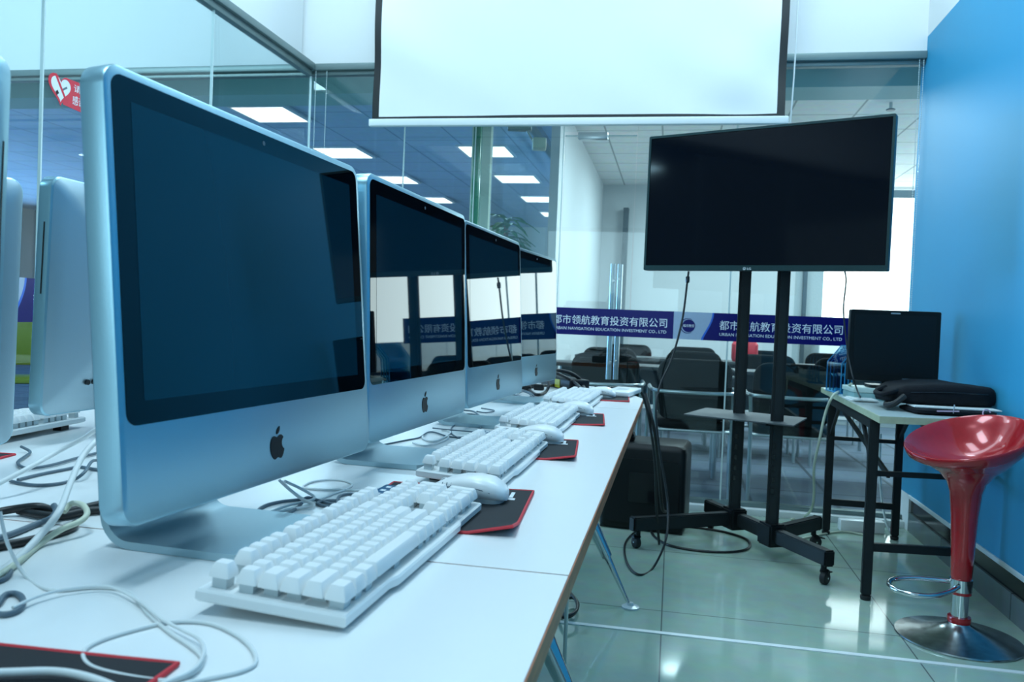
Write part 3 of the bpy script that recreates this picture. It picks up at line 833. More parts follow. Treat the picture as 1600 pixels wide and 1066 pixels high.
# last station
cable('tied bundle of grey cable by the last screen', dz([(792, 622), (803, 617), (808, 618), (815, 610, .008), (828, 614), (834, 620), (826, 624), (815, 620), (808, 617), (818, 612, .006), (830, 618), (820, 623), (808, 618)], r=.004), .0032, 'gcable')
cable('thick black cord arching from behind the last screen', [on_z(855, 592, DESK+.03), on_y(862, 580, 3.35), on_y(885, 581, 3.36), on_y(903, 590, 3.38), on_y(911, 603, 3.38), on_z(912, 610, DESK+.03)], .0075, 'bcable')
cable('straight black cord running from the last screen to the adapter', [on_y(862, 580, 3.32), on_y(880, 588, 3.32), on_y(898, 598, 3.32), on_z(908, 608, DESK+.03)], .0065, 'bcable')
cable('black cord hooked down in front of the last screen', [on_y(856, 594, 3.18), on_y(857, 604, 3.16), on_z(852, 613, DESK+.008), on_z(840, 617, DESK+.006), on_z(830, 612, DESK+.006), on_z(824, 604, DESK+.015), on_z(840, 602, DESK+.02), on_z(860, 603, DESK+.012), on_z(874, 598, DESK+.012)], .006, 'bcable')
t = thing('power_adapter', 'black brick adapter with a yellow tag at the far desk end', 'adapter', (-.44, 3.47, DESK), -1.03)
obj('shell', box(BM(), -.17, .15, -.045, .045, .002, .048, .008, 3), 'black', t)
obj('yellow_tag', box(BM(), .0, .05, -.0475, -.0455, .006, .040), 'yellow', t)
tag(obj('white_adapter', box(BM(), -.05, .05, -.03, .03, .001, .03, .006, 3), 'mouse', loc=(-.62, 3.42, DESK)), 'small white adapter behind the last screen', 'adapter')
for k in range(3):
    tag(obj('plug', box(BM(), -.02, .02, -.014, .014, .001, .024, .004, 2), ('black', 'rubber', 'black')[k], loc=on_z((822, 830, 842)[k], (612, 607, 610)[k], DESK)),
        ('black plug left of two beside the cable bundle by the last screen', 'black plug behind the hooked black cord', 'black plug right under the hooked cord')[k], 'plug', 'black plugs by the last screen')
cable('thin black cord hanging over the far desk corner', [on_z(930, 606, DESK+.004), on_z(955, 606, DESK+.004), (-.20, 3.66, DESK+.003), (-.12, 3.70, DESK-.03), (-.06, 3.74, .45), (-.04, 3.80, .2), (-.02, 3.86, .01)], .006, 'bcable')
# cords on the floor below
cable('coiled black cable lying under the desk', [on_z(p[0], p[1], .006+.004*i) for i, p in enumerate([(872, 962), (885, 965), (898, 958), (903, 945), (897, 935), (884, 936), (876, 948), (884, 962), (900, 955), (901, 940), (890, 925), (884, 910)])], .006, 'bcable')
rod = tag(obj('support_rod', tube(BM(), [(-.274, 2.42, 0), (-.274, 2.42, DESK-.06)], .006, 10), 'steel'), 'thin steel rod standing under the desk edge', 'rod')

# ------------------------------------------------------------------ television on its trolley
TV_A = .404; S_ = 1.08; TVC = Vector((.335, 3.664, 1.582))
tv = thing('television', 'large black flat television facing the desks, angled left', 'television', TVC, -TV_A)
TW, TH = .97*S_, .57*S_
tv.rotation_euler = (.004, .004, -TV_A)
# local: x to the right, -y to the viewer
bm = BM()
po = rrect(TW, TH, .006, 3); pi_ = rrect(TW-.022, TH-.034, .002, 3); pi_ = [(x, z+.006) for x, z in pi_]
loops(bm, [[(x, .035, z) for x, z in po], [(x, .0, z) for x, z in po], [(x*.998, -.004, z*.998) for x, z in po], [(x, -.004, z) for x, z in pi_], [(x, .002, z) for x, z in pi_]], True, False)
obj('bezel', bm, 'tvframe', tv)
obj('screen', prism(BM(), rrect(TW-.021, TH-.033, .002, 3), lambda u, v: (u, .003, v+.006), lambda u, v: (u, -.0005, v+.006)), 'tvglass', tv)
obj('back_cover', loops(BM(), [[(x, .0352, z) for x, z in rrect(TW-.01, TH-.01, .006, 3)], [(x, .05, z) for x, z in rrect(TW-.2, TH-.16, .02, 3)], [(x, .062, z-.05) for x, z in rrect(TW-.4, TH-.3, .02, 3)]]), 'black', tv)
zb = -TH/2+.0085
lathe_b = BM(); n2 = 20
for k in range(n2):
    a0, a1 = 2*PI*k/n2, 2*PI*(k+1)/n2
    q = [lathe_b.verts.new((-.048+r*math.cos(a), -.0052, zb+r*math.sin(a))) for a, r in ((a0, .0062), (a1, .0062), (a1, .0046), (a0, .0046))]
    lathe_b.faces.new(q)
r0 = bmesh.ops.extrude_face_region(lathe_b, geom=lathe_b.faces[:]); bmesh.ops.translate(lathe_b, vec=(0, .001, 0), verts=[v for v in r0['geom'] if isinstance(v, bmesh.types.BMVert)])
lg = obj('maker_emblem', lathe_b, 'led', tv)
lettering('LG', .017, .0095, lambda u, v, d: (-.036+u, -.0042-d, zb-.0048+v), 'led', tv)
obj('emblem_marks', box(box(BM(), -.0495, -.0480, -.0052, -.0042, zb-.003, zb+.003), -.0480, -.0450, -.0052, -.0042, zb-.003, zb-.0015), 'led', lg)
# trolley
P1 = Vector((.326, 4.075, 0)); P2 = Vector((.470, 3.815, 0))
st = thing('tv_trolley', 'black wheeled trolley with two poles and a small shelf under the television', 'tv stand', (.40, 3.95, 0), 0)
o0 = Vector((.40, 3.95, 0))
for P in (P1, P2):
    q = P-o0
    bm = bar(BM(), q+Vector((0, 0, .09)), q+Vector((0, 0, 1.62)), .055, .038, bev=.012)
    pl = obj('pole', bm, 'bsteel', st)
    bm = BM(); nd = Vector((-math.sin(TV_A), -math.cos(TV_A), 0))
    for k in range(5): bar(bm, q+nd*.0205+Vector((0, 0, .30+.05*k)), q+nd*.0205+Vector((0, 0, .322+.05*k)), .012, .016)
    obj('slot_holes', bm, 'gloss', pl)
c1, c2, c3, c4 = Vector((.655, 3.475, .115)), Vector((-.142, 3.775, .115)), Vector((.715, 4.12, .115)), Vector((.215, 4.30, .115))
for nm, a, b in (('base_bar', c1, c4), ('base_arm', P1+Vector((0, 0, .115)), c2), ('base_arm', P2+Vector((0, 0, .115)), c3)):
    obj(nm, bar(BM(), a-o0, b-o0, .045, .062, bev=.005), 'bsteel', st)
for P in (P1, P2):
    q = P-o0
    bm = BM(); dv = (P2-P1).normalized()*.05; bar(bm, q-dv+Vector((0, 0, .115)), q+dv+Vector((0, 0, .115)), .085, .10, bev=.008)
    obj('junction_block', bm, 'black', st)
for c, dv, ra in ((c1, (c1-c4), .9), (c2, (c2-P1), 2.2), (c3, c3-P2, .3), (c4, c4-c1, 1.4)):
    d = Vector((dv.x, dv.y, 0)).normalized(); p = c-o0
    obj('end_cap', bar(BM(), p-d*.012, p+d*.006, .049, .066, bev=.006), 'black', st)
    cp = p-d*.03; off = Vector((math.cos(ra), math.sin(ra), 0))
    cs = obj('caster', lathe(BM(), [(.012, cp.z-.028), (.012, cp.z-.055), (.0, cp.z-.055)], 14, cp.x, cp.y), 'black', st)
    wc = Vector((cp.x, cp.y, .027))+off*.012; ax = Vector((-off.y, off.x, 0))
    bm = BM(); lathe(bm, [(0, -.014), (.02, -.014), (.026, -.010), (.027, 0), (.026, .010), (.02, .014), (0, .014)], 24)
    bmesh.ops.transform(bm, matrix=Matrix.Translation(wc) @ ax.to_track_quat('Z', 'Y').to_matrix().to_4x4(), verts=bm.verts)
    obj('wheel', bm, 'rubber', cs)
    bm = BM(); bar(bm, Vector((cp.x, cp.y, .058)), wc+Vector((0, 0, .018))+off*.01, .036, .022, bev=.004)
    bar(bm, Vector((cp.x, cp.y, .05))+off*.02, Vector((cp.x, cp.y, .045))+off*.055, .022, .006, bev=.002)
    obj('fork', bm, 'black', cs)
    bm = BM(); lathe(bm, [(0, -.0155), (.004, -.0155), (.004, .0155), (0, .0155)], 12)
    bmesh.ops.transform(bm, matrix=Matrix.Translation(wc) @ ax.to_track_quat('Z', 'Y').to_matrix().to_4x4(), verts=bm.verts)
    obj('axle', bm, 'chrome', cs)
q = [on_z(*p, .62) for p in ((1068, 647), (1103, 637), (1261, 653), (1240, 665))]
poly = [((p.x-o0.x), (p.y-o0.y)) for p in q]
obj('shelf', prism(BM(), poly, lambda u, v: (u, v, .614), lambda u, v: (u, v, .620)), 'shelf', st)
bm = BM()
for P in (P1, P2): bar(bm, P-o0+Vector((0, 0, .60)), Vector((poly[0][0]*.25+poly[2][0]*.25+poly[3][0]*.5, poly[0][1]*.3+poly[3][1]*.5+poly[2][1]*.2, .605)), .03, .014)
obj('shelf_bracket', bm, 'black', st)
bm = BM(); rt = Vector((math.cos(TV_A), -math.sin(TV_A), 0)); nf = Vector((-math.sin(TV_A), -math.cos(TV_A), 0))
tc = TVC-o0
for zz in (-.12, .12): bar(bm, tc-nf*.085-rt*.3+Vector((0, 0, zz)), tc-nf*.085+rt*.3+Vector((0, 0, zz)), .03, .03)
for s in (-.2, .2): bar(bm, tc-nf*.075+rt*s+Vector((0, 0, -.18)), tc-nf*.075+rt*s+Vector((0, 0, .18)), .03, .022)
for P in (P1, P2):
    p = P-o0+Vector((0, 0, tc.z))
    tgt = tc-nf*.085+rt*((p-tc).dot(rt))
    bar(bm, p, Vector((tgt.x, tgt.y, p.z+.12)), .04, .04); bar(bm, p, Vector((tgt.x, tgt.y, p.z-.12)), .04, .04)
obj('mount', bm, 'bsteel', st)
cable('black signal cable with a bead hanging from the left of the television to the floor', [on_y(1076, 424, 3.86), on_y(1074, 440, 3.86), on_y(1066, 500, 3.84), on_y(1050, 560, 3.8), on_y(1032, 600, 3.75), on_y(1025, 640, 3.7), on_y(1030, 700, 3.68), on_y(1040, 760, 3.66), on_y(1044, 800, 3.62), on_y(1040, 845, 3.52), on_z(1020, 888, .006), on_z(998, 898, .006), on_z(980, 880, .008), on_z(976, 852, .008), on_z(990, 833, .008), on_z(1010, 822, .008)], .0048, 'bcable')
tag(obj('cable_bead', lathe(BM(), [(0, -.016), (.009, -.014), (.010, 0), (.009, .014), (0, .016)], 14), 'gloss', loc=on_y(1074.5, 437, 3.86)), 'small black bead around the hanging television cable', 'cable bead')
cable('black floor cable looping from the black case towards the trolley', [on_z(p[0], p[1], .006) for p in ((1016, 824), (1022, 838), (1045, 852), (1085, 860), (1130, 863), (1162, 860), (1172, 852), (1165, 842), (1135, 832), (1100, 826), (1075, 823))], .006, 'bcable')
cable('black cord hanging at the right of the television down to the bag table', [on_y(1320, 424, 3.75), on_y(1322, 440, 3.75), on_y(1318, 480, 3.74), on_y(1320, 510, 3.72), on_y(1326, 560, 3.68), on_y(1336, 600, 3.62), on_z(1346, 622, .732), on_z(1362, 623, .732), on_z(1378, 620, .735)], .0034, 'bcable')
cable('black cord dropping beside the far desk corner', [on_y(1008, 615, 3.75), on_y(1022, 670, 3.72), on_y(1028, 720, 3.8), on_y(1034, 790, 3.95), on_y(1040, 800, 4.0)], .008, 'bcable')

# ------------------------------------------------------------------ black case on the floor
t = thing('equipment_case', 'boxy black case standing on the floor behind the white desk', 'case', (-.10, 4.28, 0), -.10)
obj('body', loops(BM(), [[(x, y, z) for x, y in rrect(.42-i, .34-i, .03, 5)] for i, z in ((.02, .005), (0, .02), (0, .40), (.012, .42), (.04, .432))]), 'black', t)
obj('front_panel', prism(BM(), rrect(.36, .32, .03, 6), lambda u, v: (u, -.168, v+.20), lambda u, v: (u, -.180, v+.20)), 'black', t)
obj('recess_plate', prism(BM(), rrect(.13, .15, .008, 4), lambda u, v: (u, -.178, v+.22), lambda u, v: (u, -.184, v+.22)), 'gloss', t)
obj('plinth', box(BM(), -.205, .205, -.16, .16, 0, .03, .006), 'rubber', t)
tag(obj('small_jar', lathe(BM(), [(.032, 0), (.036, .01), (.036, .035), (.03, .045), (0, .045)], 20), 'gloss', loc=(-.20, 4.22, .433)), 'small round black knob standing on the black case', 'jar')

# ------------------------------------------------------------------ projection screen
t = thing('projection_screen', 'wide white pull-down projection screen with black border', 'projection screen', (-.615, 4.5, 2.118), 0)
SW, SH = 2.268, 1.42


def wave(x, z):
    lo = max(0, 1-z/.75)
    s = abs(x)/(SW/2)
    return .010*math.sin(9*x+14*z)*lo*s + .008*math.sin((abs(x)-.2)*11-9*z)*s*s*(.3+lo) - .012*math.cos(x*2.2)*lo


def sheet(x0, x1, z0, z1, nx, nz, off, th=.001):
    bm = BM(); G = []
    for dy in (0, th):
        G.append([[bm.verts.new((x0+(x1-x0)*i/nx, wave(x0+(x1-x0)*i/nx, z0+(z1-z0)*j/nz)+off+dy, z0+(z1-z0)*j/nz)) for j in range(nz+1)] for i in range(nx+1)])
    for i in range(nx):
        for j in range(nz):
            bm.faces.new((G[0][i][j], G[0][i+1][j], G[0][i+1][j+1], G[0][i][j+1])); bm.faces.new((G[1][i][j], G[1][i][j+1], G[1][i+1][j+1], G[1][i+1][j]))
    for i in range(nx):
        for j in (0, nz): bm.faces.new((G[0][i][j], G[0][i+1][j], G[1][i+1][j], G[1][i][j]))
    for j in range(nz):
        for i in (0, nx): bm.faces.new((G[0][i][j], G[0][i][j+1], G[1][i][j+1], G[1][i][j]))
    return bm


fabz = .022
obj('fabric', sheet(-SW/2+.04, SW/2-.04, fabz+.006, SH, 90, 36, 0), 'screen', t, 60)
bd = [sheet(-SW/2, -SW/2+.04, fabz, SH, 2, 36, -.0002, .0014), sheet(SW/2-.04, SW/2, fabz, SH, 2, 36, -.0002, .0014), sheet(-SW/2+.04, SW/2-.04, fabz-.004, fabz+.014, 90, 2, -.0006, .002)]
me = bpy.data.meshes.new('tmp'); bm = BM()
for b in bd: b.to_mesh(me); b.free(); bm.from_mesh(me)
bpy.data.meshes.remove(me)
obj('black_border', bm, 'sblack', t, 60)
obj('bottom_bar', box(BM(), -SW/2-.012, SW/2+.02, -.018, .016, -.022, .020, .006, 3), 'barw', t)
obj('housing', box(BM(), -SW/2-.08, SW/2+.08, -.05, .05, 1.38, 1.481, .01, 3), 'barw', t)


def chain(label, x, y, z0, z1, m='seal', sway=.0):
    bm = BM(); n = int((z1-z0)/.012)
    for k in range(n):
        z = z0+(z1-z0)*k/n
        bmesh.ops.create_icosphere(bm, subdivisions=1, radius=.0034, matrix=Matrix.Translation((x+sway*(1-k/n), y, z)))
    tube(bm, [(x+sway, y, z0), (x, y, z1)], .0010, 5)
    return tag(obj('bead_chain', bm, m, ang=80), label, 'bead chain', 'hanging blind chains')


chain('left of two white bead chains by the glass corner', -2.20, 4.715, 1.3, 2.492)
chain('right of two white bead chains by the glass corner', -2.13, 4.715, 1.3, 2.492)
chain('white bead chain hanging along the blue wall edge, left strand', 1.215, 4.715, .9, 2.492)
chain('white bead chain hanging along the blue wall edge, right strand', 1.236, 4.715, .9, 2.492)
chain('bead chain hanging beside the pale upright board', -1.10, 4.80, 1.3, 2.492)
tag(obj('pull_cord', tube(BM(), [(.56, 4.56, 3.59), (.565, 4.56, 2.6), (.56, 4.57, 2.2), (.55, 4.58, 2.0)], .004, 6, sm=4), 'wcable'), 'white cord hanging at the right border of the projection screen', 'cord')
# camera on the office side glass
t = thing('security_camera', 'small white box camera under a dark holder on the glass partition', 'camera', (-1.05, 5.4, 2.26), .2)
obj('holder', box(BM(), -.09, .07, -.04, .04, .02, .10, .008), 'rail', t)
obj('arm', tube(BM(), [(.03, 0, .04), (.09, 0, -.06)], .008, 8), 'steel', t)
obj('camera_body', box(BM(), .08, .17, -.06, .05, -.10, -.03, .008), 'pale', t)

# ------------------------------------------------------------------ company signs on the glass
def sign(label, frame, letters=True):
    """0.94 m strip; frame(u, v, d) -> world, u to the right, v up, d towards the reader"""
    org = frame(0, 0, 0)
    t = thing('company_sign', label, 'sign', org, 0, 'blue company sign strips on the glass')
    T = lambda u, v, d: frame(u, v, d)-org
    H = .155; s0 = .16
    def slab(poly, d0, d1): return prism(BM(), poly, lambda u, v: T(u, v, d0), lambda u, v: T(u, v, d1))
    arc = [(.165+.055*math.sin(k/12*PI/2)**1.3, H*k/12) for k in range(13)]
    obj('panel', slab(arc+[(.94, H), (.94, 0)], .001, .002), 'navy', t)
    obj('logo_field', slab([(0, 0)]+[(u-.012*(1-.3*v/H), v) for u, v in arc]+[(0, H)], .001, .002), 'sgrey', t)
    bd = [(u-.012*(1-.3*v/H), v) for u, v in arc]+arc[::-1]
    obj('blue_arc', slab(bd, .001, .0022), 'arcb', t)
    disc = [(.084+.036*math.cos(2*PI*k/40), .077+.036*math.sin(2*PI*k/40)) for k in range(40)]
    dl = obj('logo_disc', slab(disc, .0019, .0026), 'navy', t)
    ring = [(.079+(.043-.003*max(0, math.cos(a)))*math.cos(a), .077+.043*math.sin(a)) for a in [math.radians(60+240*k/30) for k in range(31)]]
    ring += [(.081+.0395*math.cos(a), .077+.0395*math.sin(a)) for a in [math.radians(300-240*k/30) for k in range(31)]]
    obj('logo_ring', slab(ring, .0019, .0026), 'navy', dl)
    lettering('城市教育', .062, .017, lambda u, v, d: T(.053+u, .069+v, .0027+d), 'letter', dl, bold=0)
    if letters:
        lettering('都市领航教育投资有限公司', .652, .053, lambda u, v, d: T(.252+u, .061+v, .002+d), 'letter', t, bold=0)
        lettering('URBAN NAVIGATION EDUCATION INVESTMENT CO., LTD', .648, .019, lambda u, v, d: T(.254+u, .026+v, .002+d), 'letter', t, 'small_lettering', bold=0)
    return t


for k, l in enumerate(('blue company sign strip left of the trolley poles, cut by the last screen', 'blue company sign strip with round logo, behind the trolley poles')):
    sign(l, lambda u, v, d, k=k: Vector((-.94+.94*k+u, YB-.0062-d, .952+v)))
sign('blue company sign strip on the left glass, mostly hidden behind the computers', lambda u, v, d: Vector((XL+.0075+d, 2.29+u, .945+v)))
# no smoking sticker on the left glass
org = Vector((XL+.0075, 2.588, 1.70))
t = thing('no_smoking_sticker', 'red heart shaped no smoking sticker on the left glass', 'sticker', org, 0)


def heart(cx, cz, s, k=48):
    out = []
    for i in range(k):
        a = 2*PI*i/k
        out.append((cx+s*16*math.sin(a)**3/16, cz+s*(13*math.cos(a)-5*math.cos(2*a)-2*math.cos(3*a)-math.cos(4*a))/16))
    return out


def st_slab(poly, d0, d1): return prism(BM(), poly, lambda u, v: Vector((d0, u, v)), lambda u, v: Vector((d1, u, v)))


def rot_h(pts, cx, cz, a): return [(cx+(u-cx)*math.cos(a)-(v-cz)*math.sin(a), cz+(u-cx)*math.sin(a)+(v-cz)*math.cos(a)) for u, v in pts]


hc = (.062, .100)
obj('heart', st_slab(rot_h([(u, v) for u, v in heart(*hc, .062)], *hc, 0), 0, .001), 'stick', t)
obj('white_heart', st_slab(heart(hc[0], hc[1]+.001, .049), .0009, .0014), 'stickw', t)
obj('tail', st_slab([(.085, .145), (.33, .150), (.33, .03), (.075, .045)], -.0002, .0008), 'stick', t)
obj('slash', st_slab([(.030, .142), (.038, .148), (.088, .072), (.080, .066)], .0013, .0018), 'stick', t)
obj('cigarette', st_slab([(.066, .098), (.070, .092), (.094, .108), (.090, .114)], .0013, .0017), 'gcable', t)
obj('match', st_slab([(.035, .082), (.045, .090), (.053, .080), (.042, .070)], .0013, .0017), 'gloss', t)
lettering('请勿吸烟', .16, .028, lambda u, v, d: Vector((.0008+d, .128+u, .106+v)), 'stickw', t, bold=0)
lettering('感谢您的合作', .19, .034, lambda u, v, d: Vector((.0008+d, .122+u, .058+v)), 'stickw', t, 'lower_lettering', bold=0)

# ------------------------------------------------------------------ folding table with monitor and bag
TZ = .725
cB, cA, cC = Vector((.752, 3.20, 0)), Vector((.800, 4.70, 0)), Vector((1.165, 3.275, 0))
cD = cA+(cC-cB)
ft = thing('folding_table', 'small table with cream edges and black folding legs by the blue wall', 'table', (.98, 3.95, 0), 0)
o0 = Vector((.98, 3.95, 0))
po = [((p-o0).x, (p-o0).y) for p in (cB, cC, cD, cA)]
obj('edge_board', prism(BM(), po, lambda u, v: (u, v, TZ-.026), lambda u, v: (u, v, TZ-.001)), 'board', ft)
obj('table_top', prism(BM(), [(u*.985, v*.996) for u, v in po], lambda u, v: (u, v, TZ-.002), lambda u, v: (u, v, TZ)), 'ttop', ft)
L_ = {'fl': Vector((.772, 3.36, 0)), 'bl': Vector((.806, 4.40, 0)), 'br': Vector((1.132, 4.40, 0)), 'fr': Vector((1.12, 3.40, 0))}
for k, p in L_.items():
    q = p-o0
    lg = obj('leg', bar(BM(), q+Vector((0, 0, .02)), q+Vector((0, 0, TZ-.027)), .036, .030, bev=.004), 'bsteel', ft)
    obj('leveling_foot', lathe(BM(), [(.018, 0), (.02, .006), (.02, .016), (.008, .02), (.008, .03), (0, .03)], 16, q.x, q.y), 'rubber', lg)


def Lq(k, z): return L_[k]-o0+Vector((0, 0, z))


obj('cross_bar', bar(BM(), Lq('fl', .205), Lq('fr', .205), .025, .032, bev=.003), 'bsteel', ft)
obj('cross_bar', bar(BM(), Lq('bl', .165), Lq('br', .165), .025, .032, bev=.003), 'bsteel', ft)
for a, b in (('fl', 'bl'), ('fr', 'br')):
    obj('side_rail', bar(BM(), Lq(a, TZ-.05), Lq(b, TZ-.05), .02, .035, bev=.003), 'bsteel', ft)
    m_ = (Lq(a, TZ-.05)+Lq(b, TZ-.05))/2
    obj('brace', bar(BM(), Lq(a, TZ-.22), m_*.45+Lq(a, TZ-.05)*.55, .012, .02), 'bsteel', ft)
    obj('brace', bar(BM(), Lq(b, TZ-.22), m_*.45+Lq(b, TZ-.05)*.55, .012, .02), 'bsteel', ft)
    obj('brace', bar(BM(), Lq(a, TZ-.24)+Vector((.06, 0, 0)), Lq(b, TZ-.10)+Vector((.06, 0, 0)), .012, .02), 'bsteel', ft)
obj('cross_bar', bar(BM(), Lq('fl', TZ-.235), Lq('fr', TZ-.235), .018, .02, bev=.002), 'bsteel', ft)
obj('cross_bar', bar(BM(), Lq('bl', TZ-.235), Lq('br', TZ-.235), .018, .02, bev=.002), 'bsteel', ft)
# box under monitor, monitor
t = thing('flat_box', 'pale green-white flat box under the black monitor', 'box', (.925, 4.03, TZ), .05)
obj('lid', box(BM(), -.125, .125, -.10, .10, .034, .055, .003), 'boxw', t); obj('base', box(BM(), -.12, .12, -.097, .097, 0, .033, .003), 'soffit', t)
t = thing('monitor', 'square black desktop monitor on the table by the blue wall', 'monitor', (.985, 4.02, TZ+.055), .0)
MZ = .042
ls = [[(x, y, z+MZ+.15) for x, z in rrect(.385, .325, .008, 4)] for y in (-.02, .02)]
bm = BM(); loops(bm, [[(x*.992, -.024, (z-MZ-.15)*.99+MZ+.15) for x, y, z in ls[0]]]+ls+[[(x*.8, .05, (z-MZ-.15)*.75+MZ+.15) for x, y, z in ls[0]]]); obj('casing', bm, 'black', t)
obj('screen', prism(BM(), rrect(.345, .272, .002, 2), lambda u, v: (u, -.023, v+MZ+.155), lambda u, v: (u, -.0252, v+MZ+.155)), 'mon', t)
obj('maker_badge', box(BM(), -.02, .02, -.0248, -.024, MZ+.296, MZ+.302), 'mousegrey', t)
obj('buttons', box(BM(), .04, .12, -.0248, -.024, MZ+.002, MZ+.006), 'gcable', t)
obj('stand', bar(BM(), (0, .03, .0), (0, .03, .16), .07, .03), 'black', t)
obj('stand_base', prism(BM(), rrect(.20, .15, .03, 6), lambda u, v: (u, v+.01, 0), lambda u, v: (u, v+.01, .014)), 'black', t)
# blue file rack
t = thing('file_rack', 'blue clear plastic file rack beside the monitor', 'file rack', (.828, 4.36, TZ), .1)
for k in range(4):
    pts = [(-.03+k*.016, -.0012, 0), (-.03+k*.016, -.0012, .14), (.01+k*.016, -.0012, .23)]
    bm = BM()
    pr = [(-.03, 0), (-.03, .15), (.035, .235), (.038, .233), (-.0275, .149), (-.0275, 0)]
    prism(bm, [(u+k*.017, v) for u, v in pr], lambda u, v: (u, -.12, v), lambda u, v: (u, .12, v))
    dv = obj('divider', bm, 'fclear', t)
    bm = BM(); mid = [(-.0288, .002), (-.0288, .149), (.036, .234)]
    for yy in (-.12, .12): tube(bm, [(u+k*.017, yy, v) for u, v in mid], .0024, 6)
    tube(bm, [(mid[2][0]+k*.017, -.12, mid[2][1]), (mid[2][0]+k*.017, .12, mid[2][1])], .0024, 6)
    obj('rim', bm, 'files', dv)
obj('base', box(BM(), -.035, .05, -.12, .12, 0, .004), 'files', t)
tag(obj('paper_stack', box(box(BM(), -.06, .06, -.10, .10, 0, .006), -.05, .05, -.12, .06, .0061, .012), 'paper', loc=(.835, 3.92, TZ)), 'loose white papers on the table left of the bag', 'papers')
# bag and sleeve
t = thing('laptop_bag', 'black soft laptop bag lying on the table before the monitor', 'bag', (1.045, 3.60, TZ+.03), .12)
bm = BM(); ls = []
for x, w_, h0, h1 in ((-.205, .06, .01, .035), (-.195, .10, 0, .05), (-.15, .125, 0, .072), (-.05, .135, 0, .084), (.06, .14, 0, .088), (.13, .135, 0, .08), (.175, .125, .0, .078), (.19, .11, .004, .07)):
    ls.append([(x, y*1.0, (h0+h1)/2+z+.004*math.sin(9*x+20*y)) for y, z in rrect(w_*2, h1-h0, (h1-h0)*.42, 5)])
loops(bm, ls); obj('body', bm, 'bag', t, 60)
obj('handle', tube(BM(), [(-.17, -.09, .05), (-.225, -.11, .035), (-.235, -.06, .03), (-.225, .0, .035), (-.18, .02, .055)], .011, 8, sm=6), 'bag', t)
obj('strap', tube(BM(), [(-.16, -.12, .03), (-.20, -.13, .0), (-.21, -.08, -.012), (-.19, -.02, -.01)], .012, 8, sm=6), 'rubber', t)
obj('zip_seam', tube(BM(), [(-.14, -.127, .045), (0, -.139, .052), (.15, -.132, .050)], .0022, 6, sm=4), 'gloss', t)
t = thing('laptop_sleeve', 'thin black sleeve with pink ring under the laptop bag', 'sleeve', (1.055, 3.46, TZ), .12)
obj('body', loops(BM(), [[(x, y, z) for x, y in rrect(.30-i, .20-i, .03, 5)] for i, z in ((.03, .001), (0, .008), (0, .018), (.03, .024))]), 'bag', t)
obj('pink_ring', tube(BM(), [(.10+.014*math.cos(a), -.104+.004*math.sin(a), .016+.016*math.sin(a)) for a in [2*PI*k/20*.85+.3 for k in range(21)]], .0025, 6), 'pink', t)
obj('zip_pull', tube(BM(), [(-.02, -.102, .012), (-.018, -.104, .045)], .002, 6), 'steel', t)
obj('pink_band', bar(BM(), (-.08, -.104, .018), (.0, -.104, .021), .004, .005), 'pink', t)
tag(obj('paper_sheets', prism(BM(), [(-.14, -.06), (.17, -.05), (.17, .05), (-.14, .06)], lambda u, v: (u, v, .0), lambda u, v: (u, v, .004)), 'paper', loc=(1.06, 3.45, TZ+.0245)), 'white sheets tucked between the bag and the sleeve', 'papers')
cable('cream cable bending off the table corner to the floor', [on_y(1330, 600, 3.95), on_z(1316, 610, TZ+.01), on_y(1302, 618, 4.05), on_y(1290, 645, 4.06), on_y(1280, 690, 4.06), on_y(1272, 730, 4.08), on_y(1272, 770, 4.12), on_y(1268, 795, 4.2), on_z(1255, 808, .006), on_z(1235, 812, .006)], .0062, 'ccable')
# power strip on the floor by the sill
t = thing('power_strip', 'white power strip with a red light on the floor under the table', 'power strip', (1.0, 4.52, 0), .06)
obj('body', box(BM(), -.11, .11, -.03, .03, 0, .06, .006), 'mouse', t); obj('switch_light', box(BM(), .03, .045, -.0325, -.029, .028, .040), 'ledred', t)
cable('pale floor cable running to the power strip', [on_z(p[0], p[1], .006) for p in ((1240, 845), (1290, 834), (1320, 831), (1350, 836))], .005, 'ccable')
cable('white cord hanging in the corner behind the table', [(1.10, 4.64, .5), (1.10, 4.62, .3), (1.12, 4.6, .12), (1.15, 4.58, .01), (1.18, 4.52, .006)], .006, 'wcable')

# ------------------------------------------------------------------ red bar stool
t = thing('bar_stool', 'glossy red bucket bar stool on a round chrome base', 'stool', (.995, 3.02, 0), 0)
bm = BM()
prof = [(.030, .205), (.033, .212), (.036, .30), (.042, .42), (.050, .50), (.060, .535), (.085, .568), (.125, .60), (.165, .637), (.188, .668), (.197, .688), (.198, .694), (.195, .698), (.190, .694),
        (.176, .670), (.150, .638), (.11, .610), (.06, .594), (0, .588)]
lathe(bm, prof, 64)
for v in bm.verts:
    r = math.hypot(v.co.x, v.co.y)
    if v.co.z > .53:
        s = min(1, max(0, (v.co.z-.53)/.15)); s = s*s*(3-2*s)
        s2 = min(1, r/.19)
        v.co.z += (.27*v.co.x+.20*v.co.y)*s*s2 - .006*s2
obj('seat', bm, 'redgloss', t, 60)
obj('collar', lathe(BM(), [(.030, .165), (.0355, .165), (.0355, .206), (.030, .206)], 32, closed=True), 'chrome', t)
obj('lower_collar', lathe(BM(), [(.030, .155), (.034, .155), (.034, .165), (.030, .165)], 32, closed=True), 'redgloss', t)
obj('column', lathe(BM(), [(.0265, .07), (.0265, .20)], 32), 'chrome', t)
obj('ring', lathe(BM(), [(.026, .058), (.036, .058), (.038, .066), (.036, .078), (.026, .078)], 32, closed=True), 'redgloss', t)
obj('base', lathe(BM(), [(.197, 0), (.199, .004), (.197, .008), (.17, .012), (.12, .022), (.07, .038), (.04, .052), (.034, .060), (0, .060)], 64), 'brushed', t)
